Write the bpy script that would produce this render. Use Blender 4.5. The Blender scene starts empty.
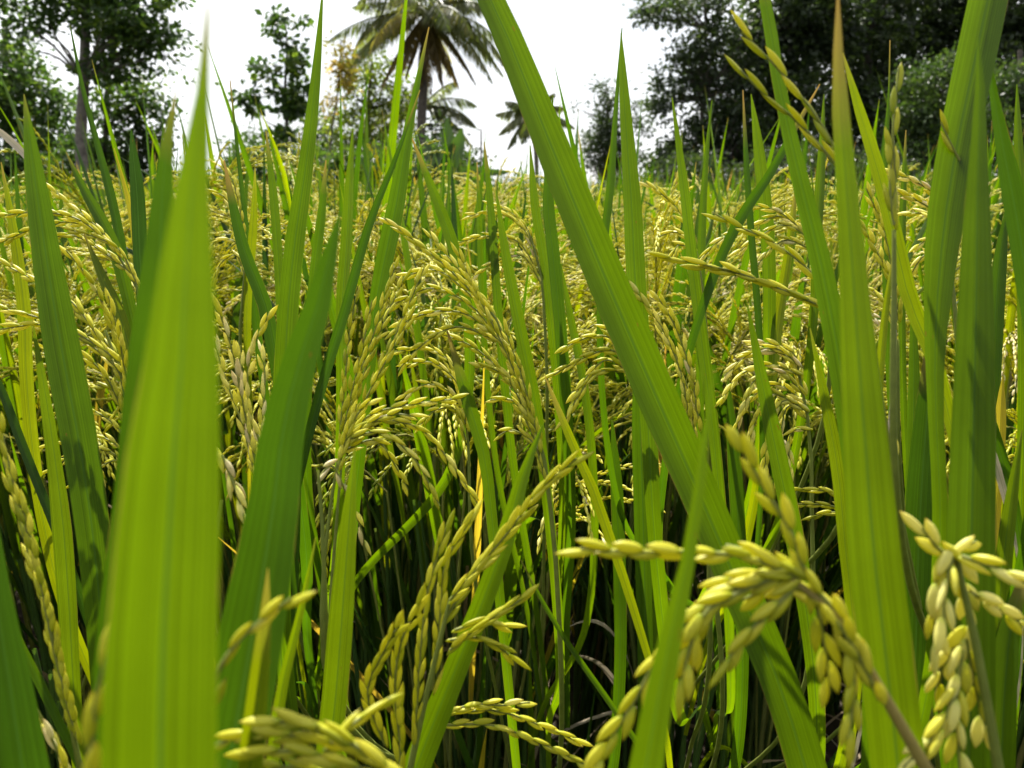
import bpy, math, random
import numpy as np
from mathutils import Vector, Matrix
rng = np.random.default_rng(7)
random.seed(7)
R = math.radians
S = bpy.context.scene
COL = S.collection

# ------------------------------------------------------------------ camera
CAMZ = 0.95
FPX = 773.0                       # focal length in pixels of the 1024 px wide frame
PITCH = math.atan((384 - 194) / FPX)
cam_d = bpy.data.cameras.new('camera')
cam = bpy.data.objects.new('camera', cam_d)
COL.objects.link(cam)
cam.location = (0, 0, CAMZ)
cam.rotation_euler = (R(90) - PITCH, 0, 0)
cam_d.sensor_width = 36
cam_d.lens = FPX / 1024 * 36
cam_d.clip_start = 0.01
cam_d.clip_end = 2000
cam_d.dof.use_dof = True
cam_d.dof.focus_distance = 0.47
cam_d.dof.aperture_fstop = 15.5
S.camera = cam

# ------------------------------------------------------------------ sky, sun, exposure
SUN_EL, SUN_AZ = R(56), R(-14)    # azimuth from +Y (the view direction), negative to the left
sdir = Vector((math.sin(SUN_AZ) * math.cos(SUN_EL), math.cos(SUN_AZ) * math.cos(SUN_EL), math.sin(SUN_EL)))
w = bpy.data.worlds.new('World')
S.world = w
w.use_nodes = True
nt = w.node_tree
nt.nodes.clear()
def N(nt, t, **kw):
    n = nt.nodes.new(t)
    for k, v in kw.items():
        setattr(n, k, v)
    return n
out = N(nt, 'ShaderNodeOutputWorld')
bg = N(nt, 'ShaderNodeBackground')
bg.inputs['Strength'].default_value = 0.05
sky = N(nt, 'ShaderNodeTexSky')
sky.sky_type = 'NISHITA'
sky.sun_disc = False
sky.sun_elevation = SUN_EL
sky.sun_rotation = SUN_AZ
sky.dust_density = 2.0
tc = N(nt, 'ShaderNodeTexCoord')
nz = N(nt, 'ShaderNodeTexNoise')
nz.inputs['Scale'].default_value = 2.3
nz.inputs['Detail'].default_value = 6
nz.inputs['Roughness'].default_value = 0.55
cr = N(nt, 'ShaderNodeValToRGB')
cr.color_ramp.elements[0].position = 0.30
cr.color_ramp.elements[0].color = (0.25, 0.25, 0.25, 1)
cr.color_ramp.elements[1].position = 0.52
cr.color_ramp.elements[1].color = (1, 1, 1, 1)
mx = N(nt, 'ShaderNodeMixRGB')
# cloud and haze scatter forward: the sky is brightest towards the sun and dims away from it
dt = N(nt, 'ShaderNodeVectorMath', operation='DOT_PRODUCT')
dt.inputs[1].default_value = sdir
gl = N(nt, 'ShaderNodeValToRGB')
gl.color_ramp.interpolation = 'EASE'
gl.color_ramp.elements[0].position = 0.30
gl.color_ramp.elements[0].color = (.11, .125, .15, 1)
gl.color_ramp.elements[1].position = 0.80
gl.color_ramp.elements[1].color = (1, 1, 1, 1)
hf = N(nt, 'ShaderNodeMath', operation='MULTIPLY_ADD')
hf.inputs[1].default_value = 0.5
hf.inputs[2].default_value = 0.5
cm = N(nt, 'ShaderNodeMixRGB', blend_type='MULTIPLY')
cm.inputs['Fac'].default_value = 1
cm.inputs['Color1'].default_value = (14.5, 14.8, 15.2, 1)      # bright thin cloud
nt.links.new(tc.outputs['Generated'], dt.inputs[0])
nt.links.new(dt.outputs['Value'], hf.inputs[0])
nt.links.new(hf.outputs[0], gl.inputs['Fac'])
nt.links.new(gl.outputs['Color'], cm.inputs['Color2'])
nt.links.new(cm.outputs['Color'], mx.inputs['Color2'])
nt.links.new(tc.outputs['Generated'], nz.inputs['Vector'])
nt.links.new(nz.outputs['Fac'], cr.inputs['Fac'])
nt.links.new(cr.outputs['Color'], mx.inputs['Fac'])
nt.links.new(sky.outputs['Color'], mx.inputs['Color1'])
nt.links.new(mx.outputs['Color'], bg.inputs['Color'])
nt.links.new(bg.outputs['Background'], out.inputs['Surface'])

sd = bpy.data.lights.new('sun', 'SUN')
sd.energy = 5.0
sd.angle = R(0.53)
sd.color = (1.0, 0.96, 0.88)
sun = bpy.data.objects.new('sun', sd)
COL.objects.link(sun)
sun.rotation_euler = sdir.to_track_quat('Z', 'Y').to_euler()
sun.location = (0, 5, 30)

S.view_settings.view_transform = 'Standard'
S.view_settings.look = 'None'
S.view_settings.exposure = 1.15
S.view_settings.gamma = 1
S.cycles.max_bounces = 7
S.cycles.diffuse_bounces = 4
S.cycles.glossy_bounces = 2
S.cycles.transmission_bounces = 5
S.cycles.transparent_max_bounces = 4
S.cycles.use_denoising = True
S.cycles.caustics_reflective = False
S.cycles.caustics_refractive = False

# ------------------------------------------------------------------ frame helpers
CP = np.array((0, 0, CAMZ))
FW = np.array((0, math.cos(PITCH), -math.sin(PITCH)))
UP = np.array((0, math.sin(PITCH), math.cos(PITCH)))
RT = np.array((1.0, 0, 0))
def P(px, py, d):
    """A point of the place that lies d metres in front of the camera."""
    return CP + d * (FW + RT * ((px - 512) / FPX) + UP * ((384 - py) / FPX))

def nrm(v):
    v = np.asarray(v, float)
    return v / (np.linalg.norm(v, axis=-1, keepdims=True) + 1e-12)

def resample(pts, n):
    """A smooth curve through the rows of pts, n samples evenly spaced in parameter."""
    p = np.asarray(pts, float)
    m = len(p)
    if m == 2:
        t = np.linspace(0, 1, n)[:, None]
        return p[0] * (1 - t) + p[1] * t
    seg = np.linalg.norm(np.diff(p[:, :3], axis=0), axis=1) + 1e-9
    cum = np.concatenate([[0], np.cumsum(seg)])
    sl = np.diff(p, axis=0) / seg[:, None]
    w0, w1 = seg[1:, None], seg[:-1, None]
    tg = np.vstack([sl[:1], (sl[:-1] * w0 + sl[1:] * w1) / (w0 + w1), sl[-1:]])
    s = np.linspace(0, cum[-1], n)
    i = np.clip(np.searchsorted(cum, s, side='right') - 1, 0, m - 2)
    h = seg[i][:, None]
    t = (s - cum[i])[:, None] / h
    return ((2 * t ** 3 - 3 * t ** 2 + 1) * p[i] + (t ** 3 - 2 * t ** 2 + t) * h * tg[i]
            + (3 * t ** 2 - 2 * t ** 3) * p[i + 1] + (t ** 3 - t ** 2) * h * tg[i + 1])

# ------------------------------------------------------------------ mesh builder
class MB:
    """Collects quads and triangles with three values per vertex: lu across, lv along, rnd per piece."""
    def __init__(s):
        s.v, s.a, s.q, s.t, s.qm, s.tm, s.n = [], [], [], [], [], [], 0
    def add(s, v, lu, lv, rnd, quads=None, tris=None, m=0):
        v = np.asarray(v, float)
        k = len(v)
        a = np.empty((k, 3))
        a[:, 0], a[:, 1], a[:, 2] = lu, lv, rnd
        s.v.append(v)
        s.a.append(a)
        if quads is not None and len(quads):
            q = np.asarray(quads, int)
            s.q.append(q + s.n)
            s.qm.append(np.full(len(q), m))
        if tris is not None and len(tris):
            t = np.asarray(tris, int)
            s.t.append(t + s.n)
            s.tm.append(np.full(len(t), m))
        s.n += k
    def merge(s, o, M=None, off=(0, 0, 0), drnd=0.0):
        for v, a in zip(o.v, o.a):
            vv = v if M is None else v @ M.T
            s.v.append(vv + np.asarray(off))
            if drnd:
                a = a.copy()
                a[:, 2] = np.clip(a[:, 2] + drnd, 0, 1)
            s.a.append(a)
        for q, m in zip(o.q, o.qm):
            s.q.append(q + s.n); s.qm.append(m)
        for t, m in zip(o.t, o.tm):
            s.t.append(t + s.n); s.tm.append(m)
        s.n += o.n
    def pack(s):
        """One array each, so that merging many copies stays cheap."""
        s.v = [np.vstack(s.v)]; s.a = [np.vstack(s.a)]
        if s.q: s.q = [np.vstack(s.q)]; s.qm = [np.concatenate(s.qm)]
        if s.t: s.t = [np.vstack(s.t)]; s.tm = [np.concatenate(s.tm)]
        return s
    def mesh(s, name, mats, smooth=True):
        me = bpy.data.meshes.new(name)
        v = np.vstack(s.v).astype(np.float32)
        a = np.vstack(s.a).astype(np.float32)
        q = np.vstack(s.q) if s.q else np.zeros((0, 4), int)
        t = np.vstack(s.t) if s.t else np.zeros((0, 3), int)
        nq, ntr = len(q), len(t)
        me.vertices.add(len(v))
        me.vertices.foreach_set('co', v.ravel())
        me.loops.add(nq * 4 + ntr * 3)
        me.loops.foreach_set('vertex_index', np.concatenate([q.ravel(), t.ravel()]).astype(np.int32))
        me.polygons.add(nq + ntr)
        me.polygons.foreach_set('loop_start', np.concatenate([np.arange(nq) * 4, nq * 4 + np.arange(ntr) * 3]).astype(np.int32))
        mi = np.concatenate((s.qm or [np.zeros(0)]) + (s.tm or [np.zeros(0)])).astype(np.int32)
        if len(mats) > 1:
            me.polygons.foreach_set('material_index', mi)
        me.polygons.foreach_set('use_smooth', np.full(nq + ntr, smooth))
        me.update(calc_edges=True)
        for k, nm in enumerate(('lu', 'lv', 'rnd')):
            at = me.attributes.new(nm, 'FLOAT', 'POINT')
            at.data.foreach_set('value', np.ascontiguousarray(a[:, k]))
        for m in mats:
            me.materials.append(m)
        return me
    def build(s, name, mats, parent=None, smooth=True):
        if not isinstance(mats, (list, tuple)):
            mats = [mats]
        o = bpy.data.objects.new(name, s.mesh(name, mats, smooth))
        COL.objects.link(o)
        o.parent = parent
        return o

def grid_quads(n, c, closed=False):
    i = np.arange(n - 1)[:, None]
    j = np.arange(c if closed else c - 1)[None, :]
    j2 = (j + 1) % c
    return np.stack([i * c + j, i * c + j2, (i + 1) * c + j2, (i + 1) * c + j], -1).reshape(-1, 4)

def add_leaf(mb, pts, wid, face, n=26, fold=0.25, twist=0.0, rnd=0.5, c=5, wave=0.0, m=0):
    """A blade along pts (base or tip first), wid metres wide, its face turned to the vector face."""
    a = resample(np.column_stack([np.asarray(pts, float), np.asarray(wid, float)]), n)
    p, wd = a[:, :3], np.clip(a[:, 3], 0.0002, None)
    t = nrm(np.gradient(p, axis=0))
    f = np.broadcast_to(np.asarray(face, float), p.shape)
    sd_ = nrm(np.cross(t, f))
    nn = nrm(np.cross(sd_, t))
    tw = (np.linspace(0, 1, n) * (twist if np.isscalar(twist) else twist[1] - twist[0]) + (0 if np.isscalar(twist) else twist[0]))[:, None]
    s2 = sd_ * np.cos(tw) + nn * np.sin(tw)
    n2 = -sd_ * np.sin(tw) + nn * np.cos(tw)
    u = np.linspace(-1, 1, c)
    lift = (np.abs(u) ** 1.3 - 0.4) * fold
    if wave:
        ph = rng.uniform(0, 6.28)
        wv = wave * np.sin(np.linspace(0, 1, n)[:, None] * rng.uniform(6, 13) + ph) * u[None, :]
    else:
        wv = np.zeros((n, c))
    v = p[:, None, :] + s2[:, None, :] * (u[None, :, None] * wd[:, None, None] * 0.5) + n2[:, None, :] * ((lift[None, :] + wv)[:, :, None] * wd[:, None, None] * 0.5)
    lu = np.tile(u * 0.5 + 0.5, n)
    lv = np.repeat(np.linspace(0, 1, n), c)
    mb.add(v.reshape(-1, 3), lu, lv, rnd, quads=grid_quads(n, c), m=m)

def add_tube(mb, pts, rad, n=10, sides=6, rnd=0.5, m=0, smoothp=True):
    p = np.asarray(pts, float)
    r = np.broadcast_to(np.asarray(rad, float), (len(p),)) if not np.isscalar(rad) else np.full(len(p), rad)
    a = resample(np.column_stack([p, r]), n)
    p, r = a[:, :3], np.clip(a[:, 3], 1e-5, None)
    t = nrm(np.gradient(p, axis=0))
    ref = np.array((0.31, 0.87, 0.21)) if abs(t[0][2]) > 0.5 else np.array((0.1, 0.2, 1.0))
    s1 = nrm(np.cross(t, ref))
    s2 = np.cross(s1, t)
    an = np.linspace(0, 2 * math.pi, sides, endpoint=False)
    v = p[:, None, :] + r[:, None, None] * (s1[:, None, :] * np.cos(an)[None, :, None] + s2[:, None, :] * np.sin(an)[None, :, None])
    q = grid_quads(n, sides, True)
    mb.add(v.reshape(-1, 3), np.tile(an / 6.2832, n), np.repeat(np.linspace(0, 1, n), sides), rnd, quads=q, m=m)

def grain_shape(sides, rings, hi=False):
    """A husked grain along +Z from 0 to 1, blunt at its stalk, beaked at its tip: verts, quads, tris, lv."""
    z = np.linspace(0.0, 1.0, rings)
    if hi:
        prof = np.interp(z, [0, .04, .12, .3, .5, .7, .85, .95, 1], [.2, .4, .66, .93, 1, .85, .5, .2, .03])
    else:
        prof = np.sin(np.clip(z * 0.97 + 0.03, 0, 1) ** 0.85 * math.pi) ** 0.8
        prof[0] = 0.25; prof[-1] = 0.05
    an = np.linspace(0, 2 * math.pi, sides, endpoint=False)
    x, y = np.cos(an), np.sin(an)
    rad = np.ones(sides)
    if hi:   # two husk halves meet in a groove on each flat side, with a ridge along each keel
        rad = 1 - 0.13 * np.exp(-((np.abs(np.sin(an)) - 1) / 0.10) ** 2) + 0.07 * np.exp(-((np.abs(np.sin(an)) - 0.72) / 0.16) ** 2)
    bend = 0.10 * (z - z * z) * 4 * 0.35
    v = np.stack([prof[:, None] * (x * rad)[None, :] + bend[:, None] * 1.2,
                  prof[:, None] * (y * rad)[None, :] * 0.78,
                  np.repeat(z[:, None], sides, 1)], -1).reshape(-1, 3)
    return v, grid_quads(rings, sides, True), np.repeat(z, sides)

GR_HI = grain_shape(20, 15, True)
GR_MID = grain_shape(7, 6)
GR_LOW = grain_shape(4, 4)

def basis(d, roll):
    d = nrm(d)
    ref = np.array((0, 0, 1.0)) if abs(d[2]) < 0.9 else np.array((1.0, 0, 0))
    a = nrm(np.cross(ref, d)); b = np.cross(d, a)
    c, s_ = math.cos(roll), math.sin(roll)
    return np.column_stack([a * c + b * s_, -a * s_ + b * c, d])

def add_grain(mb, shape, pos, d, L, W, rnd, m=0):
    v, q, lv = shape
    M = basis(d, rng.uniform(0, 6.28))
    mb.add((v * (W / 2, W / 2, L)) @ M.T + pos, 0.5, lv, rnd, quads=q, m=m)

def grains_along(path, L, gap, splay=0.16, start=0.0):
    """Stations of grains along a strand, alternately to either side: (position, direction)."""
    p = resample(path, max(12, len(path) * 5))
    seg = np.linalg.norm(np.diff(p, axis=0), axis=1)
    cum = np.concatenate([[0], np.cumsum(seg)])
    t = nrm(np.gradient(p, axis=0))
    res = []
    s = start + rng.uniform(0, gap * 0.5)
    k = 0
    while s < cum[-1] + L * 0.05:
        ss = min(s, cum[-1])
        x = np.array([np.interp(ss, cum, p[:, i]) for i in range(3)])
        d = nrm(np.array([np.interp(ss, cum, t[:, i]) for i in range(3)]))
        a = nrm(np.cross(d, rng.normal(0, 1, 3) * 0.35 + (0.2, 1.0, 0.3)))
        side = a * (1 if k % 2 else -1)
        dd = nrm(d + side * splay * rng.uniform(0.5, 1.3) + rng.normal(0, 0.06, 3))
        res.append((x + side * 0.0006 - d * L * 0.3, dd))
        s += gap * rng.uniform(0.85, 1.2)
        k += 1
    return res

# ------------------------------------------------------------------ materials
def newmat(name):
    m = bpy.data.materials.new(name)
    m.use_nodes = True
    m.node_tree.nodes.clear()
    return m, m.node_tree
def L(nt, a, b): nt.links.new(a, b)
def attr(nt, nm):
    n = N(nt, 'ShaderNodeAttribute'); n.attribute_name = nm
    return n.outputs['Fac']
def math_(nt, op, a, b=None, c=None):
    n = N(nt, 'ShaderNodeMath', operation=op)
    for i, x in enumerate((a, b, c)):
        if x is None: continue
        if hasattr(x, 'is_linked'): L(nt, x, n.inputs[i])
        else: n.inputs[i].default_value = x
    return n.outputs[0]
def ramp(nt, fac, stops, interp='LINEAR'):
    r = N(nt, 'ShaderNodeValToRGB')
    r.color_ramp.interpolation = interp
    el = r.color_ramp.elements
    while len(el) < len(stops): el.new(0.5)
    for e, (p, c) in zip(el, stops):
        e.position = p
        e.color = (*c, 1) if len(c) == 3 else c
    L(nt, fac, r.inputs['Fac'])
    return r.outputs['Color']
def mixc(nt, fac, a, b, mode='MIX'):
    n = N(nt, 'ShaderNodeMixRGB', blend_type=mode)
    for k, x in (('Fac', fac), ('Color1', a), ('Color2', b)):
        if hasattr(x, 'is_linked'): L(nt, x, n.inputs[k])
        elif k == 'Fac': n.inputs[k].default_value = x
        else: n.inputs[k].default_value = (*x, 1)
    return n.outputs['Color']
def noise(nt, scale, detail=3, vec=None, rough=0.55):
    n = N(nt, 'ShaderNodeTexNoise')
    n.inputs['Scale'].default_value = scale
    n.inputs['Detail'].default_value = detail
    n.inputs['Roughness'].default_value = rough
    if vec is None:
        vec = N(nt, 'ShaderNodeTexCoord').outputs['Object']
    L(nt, vec, n.inputs['Vector'])
    return n.outputs['Fac']

def leafy(name, refl, trans, tmix, rough=0.42, spec=0.4, veins=True, tipbrown=True, nscale=28, husk=False):
    """A thin leaf: reflects and lets light through; both colours follow rnd, veins run along it."""
    m, nt = newmat(name)
    o = N(nt, 'ShaderNodeOutputMaterial')
    pb = N(nt, 'ShaderNodeBsdfPrincipled')
    tr = N(nt, 'ShaderNodeBsdfTranslucent')
    ms = N(nt, 'ShaderNodeMixShader')
    rn, lu, lv = attr(nt, 'rnd'), attr(nt, 'lu'), attr(nt, 'lv')
    c1, c2 = ramp(nt, rn, refl), ramp(nt, rn, trans)
    nb = noise(nt, nscale, 4)
    k = math_(nt, 'MULTIPLY_ADD', nb, 0.7, 0.65)
    if veins:
        # fine parallel veins and a pale midrib
        cx = N(nt, 'ShaderNodeCombineXYZ')
        L(nt, math_(nt, 'MULTIPLY', lu, 26.0), cx.inputs[0]); L(nt, math_(nt, 'MULTIPLY', lv, 1.6), cx.inputs[1]); L(nt, math_(nt, 'MULTIPLY', rn, 37.0), cx.inputs[2])
        vn = noise(nt, 1.0, 2, cx.outputs[0])
        wv = math_(nt, 'SINE', math_(nt, 'MULTIPLY', lu, 2 * math.pi * 17))
        k = math_(nt, 'MULTIPLY', k, math_(nt, 'MULTIPLY_ADD', vn, 1.2, 0.40))
        k = math_(nt, 'MULTIPLY', k, math_(nt, 'MULTIPLY_ADD', wv, 0.09, 1.0))
        ab = math_(nt, 'ABSOLUTE', math_(nt, 'SUBTRACT', lu, 0.5))
        rib = math_(nt, 'LESS_THAN', ab, 0.028)
    kc = N(nt, 'ShaderNodeCombineXYZ')
    for i in range(3): L(nt, k, kc.inputs[i])
    c1 = mixc(nt, 1.0, c1, kc.outputs[0], 'MULTIPLY')
    c2 = mixc(nt, 1.0, c2, kc.outputs[0], 'MULTIPLY')
    if veins:
        c1 = mixc(nt, math_(nt, 'MULTIPLY', rib, 0.5), c1, (0.07, 0.14, 0.025))
        c2 = mixc(nt, math_(nt, 'MULTIPLY', rib, 0.55), c2, (0.05, 0.12, 0.01))
        # margins dried in places
        cz = N(nt, 'ShaderNodeCombineXYZ')
        L(nt, math_(nt, 'MULTIPLY', lv, 14.0), cz.inputs[0]); L(nt, math_(nt, 'MULTIPLY', rn, 61.0), cz.inputs[1]); L(nt, math_(nt, 'GREATER_THAN', lu, .5), cz.inputs[2])
        en = noise(nt, 1.0, 4, cz.outputs[0])
        edge = math_(nt, 'GREATER_THAN', math_(nt, 'MULTIPLY_ADD', en, .16, ab), .585)
        c1 = mixc(nt, math_(nt, 'MULTIPLY', edge, 0.7), c1, (0.26, 0.19, 0.05))
        c2 = mixc(nt, math_(nt, 'MULTIPLY', edge, 0.7), c2, (0.34, 0.24, 0.03))
        # small rust spots
        cy = N(nt, 'ShaderNodeCombineXYZ')
        L(nt, math_(nt, 'MULTIPLY', lu, 3.0), cy.inputs[0]); L(nt, math_(nt, 'MULTIPLY', lv, 60.0), cy.inputs[1]); L(nt, math_(nt, 'MULTIPLY', rn, 91.0), cy.inputs[2])
        sp = math_(nt, 'GREATER_THAN', noise(nt, 1.3, 2, cy.outputs[0]), 0.76)
        c1 = mixc(nt, math_(nt, 'MULTIPLY', sp, 0.6), c1, (0.16, 0.09, 0.02))
        c2 = mixc(nt, math_(nt, 'MULTIPLY', sp, 0.6), c2, (0.20, 0.09, 0.01))
    if husk:
        # greenish at the stalk end, a dry brown beak, faint ribs and freckles
        c1 = mixc(nt, 1.0, c1, ramp(nt, lv, [(0, (.55, .75, .35)), (.22, (1, 1, 1)), (.86, (1, .97, .9)), (1, (.6, .42, .25))]), 'MULTIPLY')
        fk = math_(nt, 'GREATER_THAN', noise(nt, 900, 2), .66)
        c1 = mixc(nt, math_(nt, 'MULTIPLY', fk, .45), c1, (.22, .13, .03))
    if tipbrown:
        # lv runs from tip (0) to base (1); some tips are dry
        fr = math_(nt, 'FRACT', math_(nt, 'MULTIPLY', rn, 53.0))
        th = math_(nt, 'MULTIPLY_ADD', fr, 0.08, -0.062)
        tip = N(nt, 'ShaderNodeMapRange')
        tip.inputs['From Min'].default_value = 0.05; tip.inputs['From Max'].default_value = -0.02
        L(nt, math_(nt, 'SUBTRACT', math_(nt, 'MULTIPLY_ADD', nb, 0.05, math_(nt, 'SUBTRACT', lv, 0.025)), th), tip.inputs['Value'])
        c1 = mixc(nt, tip.outputs[0], c1, (0.32, 0.21, 0.07))
        c2 = mixc(nt, tip.outputs[0], c2, (0.45, 0.26, 0.06))
    L(nt, c1, pb.inputs['Base Color'])
    L(nt, c2, tr.inputs['Color'])
    pb.inputs['Roughness'].default_value = rough
    pb.inputs['Specular IOR Level'].default_value = spec
    if veins:
        bp = N(nt, 'ShaderNodeBump')
        bp.inputs['Strength'].default_value = 0.25
        bp.inputs['Distance'].default_value = 0.0006
        L(nt, vn, bp.inputs['Height'])
        L(nt, bp.outputs[0], pb.inputs['Normal'])
    ms.inputs['Fac'].default_value = tmix
    L(nt, pb.outputs[0], ms.inputs[1]); L(nt, tr.outputs[0], ms.inputs[2])
    L(nt, ms.outputs[0], o.inputs['Surface'])
    return m

M_LEAF = leafy('rice leaf',
    [(0, (.012, .034, .010)), (.35, (.019, .050, .006)), (.75, (.034, .072, .004)), (.92, (.075, .12, .006)), (.97, (.40, .31, .04)), (1, (.46, .28, .08))],
    [(0, (.034, .090, .003)), (.35, (.070, .158, .001)), (.75, (.165, .270, .0005)), (.92, (.33, .38, .0005)), (.97, (.70, .52, .02)), (1, (.65, .36, .05))], 0.52, spec=0.28)
M_STEM = leafy('rice culm',
    [(0, (.035, .075, .02)), (.6, (.07, .13, .025)), (.9, (.20, .20, .06)), (1, (.30, .22, .10))],
    [(0, (.06, .13, .01)), (.6, (.14, .25, .02)), (.9, (.35, .32, .06)), (1, (.4, .28, .1))], 0.25, 0.5, 0.3, False, False)
M_GRAIN = leafy('rice husk',
    [(0, (.22, .28, .016)), (.3, (.46, .47, .020)), (.7, (.68, .655, .075)), (.9, (.80, .76, .25)), (.96, (.76, .70, .42)), (1, (.36, .24, .08))],
    [(0, (.46, .52, .003)), (.3, (.74, .70, .005)), (.7, (.90, .82, .025)), (.9, (.90, .82, .25)), (.96, (.9, .82, .4)), (1, (.5, .3, .08))], 0.36, 0.42, 0.4, False, False, 420, husk=True)
M_RACHIS = leafy('panicle stalk',
    [(0, (.13, .19, .03)), (.6, (.26, .26, .06)), (1, (.34, .22, .08))],
    [(0, (.2, .3, .03)), (.6, (.4, .38, .06)), (1, (.4, .25, .08))], 0.2, 0.55, 0.3, False, False, 200)
M_DRY = leafy('dry straw',
    [(0, (.22, .16, .10)), (.5, (.36, .28, .17)), (1, (.55, .48, .36))],
    [(0, (.2, .14, .08)), (.5, (.3, .22, .12)), (1, (.4, .34, .24))], 0.2, 0.7, 0.2, True, False)
def tree_leaf(name, dark, mid, pale, t=1.9, tmix=0.40):
    tt = lambda c: (min(c[0] * t * 1.15, .9), min(c[1] * t * 1.25, .9), c[2] * t * 0.5)
    return leafy(name, [(0, dark), (.6, mid), (1, pale)], [(0, tt(dark)), (.6, tt(mid)), (1, tt(pale))], tmix, 0.4, 0.35, False, False, 1.1)
M_T1 = tree_leaf('broad tree leaf', (.030, .055, .015), (.045, .085, .02), (.10, .14, .025))
M_T2 = tree_leaf('fine tree leaf', (.022, .034, .015), (.032, .050, .020), (.055, .075, .028))
M_T5 = tree_leaf('mid green tree leaf', (.026, .050, .014), (.042, .072, .02), (.075, .105, .028))
M_T3 = tree_leaf('light tree leaf', (.045, .085, .02), (.075, .125, .03), (.13, .17, .04))
M_T6 = tree_leaf('yellow green tree leaf', (.055, .08, .015), (.10, .13, .02), (.19, .20, .03), 2.1, .5)
M_T4 = tree_leaf('yellowing leaf', (.12, .12, .02), (.22, .16, .03), (.42, .25, .04))
M_PALM = tree_leaf('palm leaflet', (.05, .07, .02), (.10, .11, .03), (.22, .17, .05), 2.1, .5)
M_PDRY = tree_leaf('dry palm leaflet', (.14, .10, .05), (.20, .14, .06), (.34, .22, .08), 1.3)

def bark(name, a, b, sc):
    m, nt = newmat(name)
    o = N(nt, 'ShaderNodeOutputMaterial'); pb = N(nt, 'ShaderNodeBsdfPrincipled')
    f = noise(nt, sc, 6)
    L(nt, ramp(nt, f, [(.3, a), (.7, b)]), pb.inputs['Base Color'])
    pb.inputs['Roughness'].default_value = 0.9
    bp = N(nt, 'ShaderNodeBump'); bp.inputs['Strength'].default_value = 0.6; bp.inputs['Distance'].default_value = 0.03
    L(nt, f, bp.inputs['Height']); L(nt, bp.outputs[0], pb.inputs['Normal'])
    L(nt, pb.outputs[0], o.inputs['Surface'])
    return m
M_BARK = bark('grey bark', (.06, .05, .04), (.17, .15, .125), 9)
M_BARKD = bark('dark bark', (.05, .04, .03), (.13, .11, .09), 9)
M_PBARK = bark('palm bark', (.045, .036, .03), (.12, .10, .08), 14)

m, nt = newmat('wet paddy mud'); M_MUD = m
o = N(nt, 'ShaderNodeOutputMaterial'); pb = N(nt, 'ShaderNodeBsdfPrincipled')
f1, f2 = noise(nt, 9, 8), noise(nt, 0.08, 4)
c = ramp(nt, f1, [(.3, (.020, .015, .010)), (.55, (.04, .031, .020)), (.75, (.08, .064, .042))])
c = mixc(nt, ramp(nt, f2, [(.45, (0, 0, 0)), (.6, (1, 1, 1))]), c, (.06, .08, .025))
L(nt, c, pb.inputs['Base Color'])
pb.inputs['Roughness'].default_value = 0.75
pb.inputs['Specular IOR Level'].default_value = 0.15
bp = N(nt, 'ShaderNodeBump'); bp.inputs['Strength'].default_value = 0.8; bp.inputs['Distance'].default_value = 0.02
L(nt, f1, bp.inputs['Height']); L(nt, bp.outputs[0], pb.inputs['Normal'])
L(nt, pb.outputs[0], o.inputs['Surface'])

# ------------------------------------------------------------------ naming helpers
def tag(o, label=None, cat=None, group=None, kind=None):
    for k, v in (('label', label), ('category', cat), ('group', group), ('kind', kind)):
        if v: o[k] = v
    return o
def empty(name, loc):
    o = bpy.data.objects.new(name, None)
    o.empty_display_size = 0.1
    o.location = loc
    COL.objects.link(o)
    return o

# ------------------------------------------------------------------ ground
mb = MB()
gx = np.concatenate([[-900, -200, -60], np.linspace(-24, 24, 97), [60, 200, 900]])
gy = np.concatenate([[-60, -15], np.linspace(-4, 40, 89), [80, 250, 1400]])
X, Y = np.meshgrid(gx, gy)
Z = 0.012 * np.sin(X * 5.1 + np.sin(Y * 3.3)) * np.sin(Y * 4.3) + 0.01 * np.sin(X * 11 + Y * 7)
Z[(np.abs(X) > 30) | (Y > 45)] = 0
mb.add(np.stack([X, Y, Z], -1).reshape(-1, 3), 0.5, 0.5, 0.5, quads=grid_quads(len(gy), len(gx)))
tag(mb.build('ground', M_MUD), 'dark wet paddy mud under the rice plants', 'ground', kind='structure')

# ------------------------------------------------------------------ rice plants: generic pieces
def gen_leaf(mb, base, az, lean, length, width, droop, rnd, n=14, c=3):
    """A field leaf from its sheath: erect, leaning, drooping a little at the end. Tip first."""
    d = np.array((math.cos(az) * math.sin(lean), math.sin(az) * math.sin(lean), math.cos(lean)))
    s = np.linspace(0, 1, 7)
    p = base + d * (s * length)[:, None]
    out_ = np.array((math.cos(az), math.sin(az), 0))
    p = p + out_ * (droop * length * 0.55 * s ** 2.2)[:, None] - np.array((0, 0, 1.0)) * (droop * length * 0.5 * s ** 3)[:, None]
    wv = np.interp(s, [0, .15, .4, .65, .85, 1], [.55, .8, 1, .86, .45, .01]) * width
    face = nrm(np.array((math.cos(az + rng.uniform(-.9, .9)), math.sin(az + rng.uniform(-.9, .9)), 0.0)))
    add_leaf(mb, p[::-1], wv[::-1], face, n=n, c=c, fold=rng.uniform(.15, .5), twist=(rng.uniform(-.4, .4), 0), rnd=rnd, wave=0.05)

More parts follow.
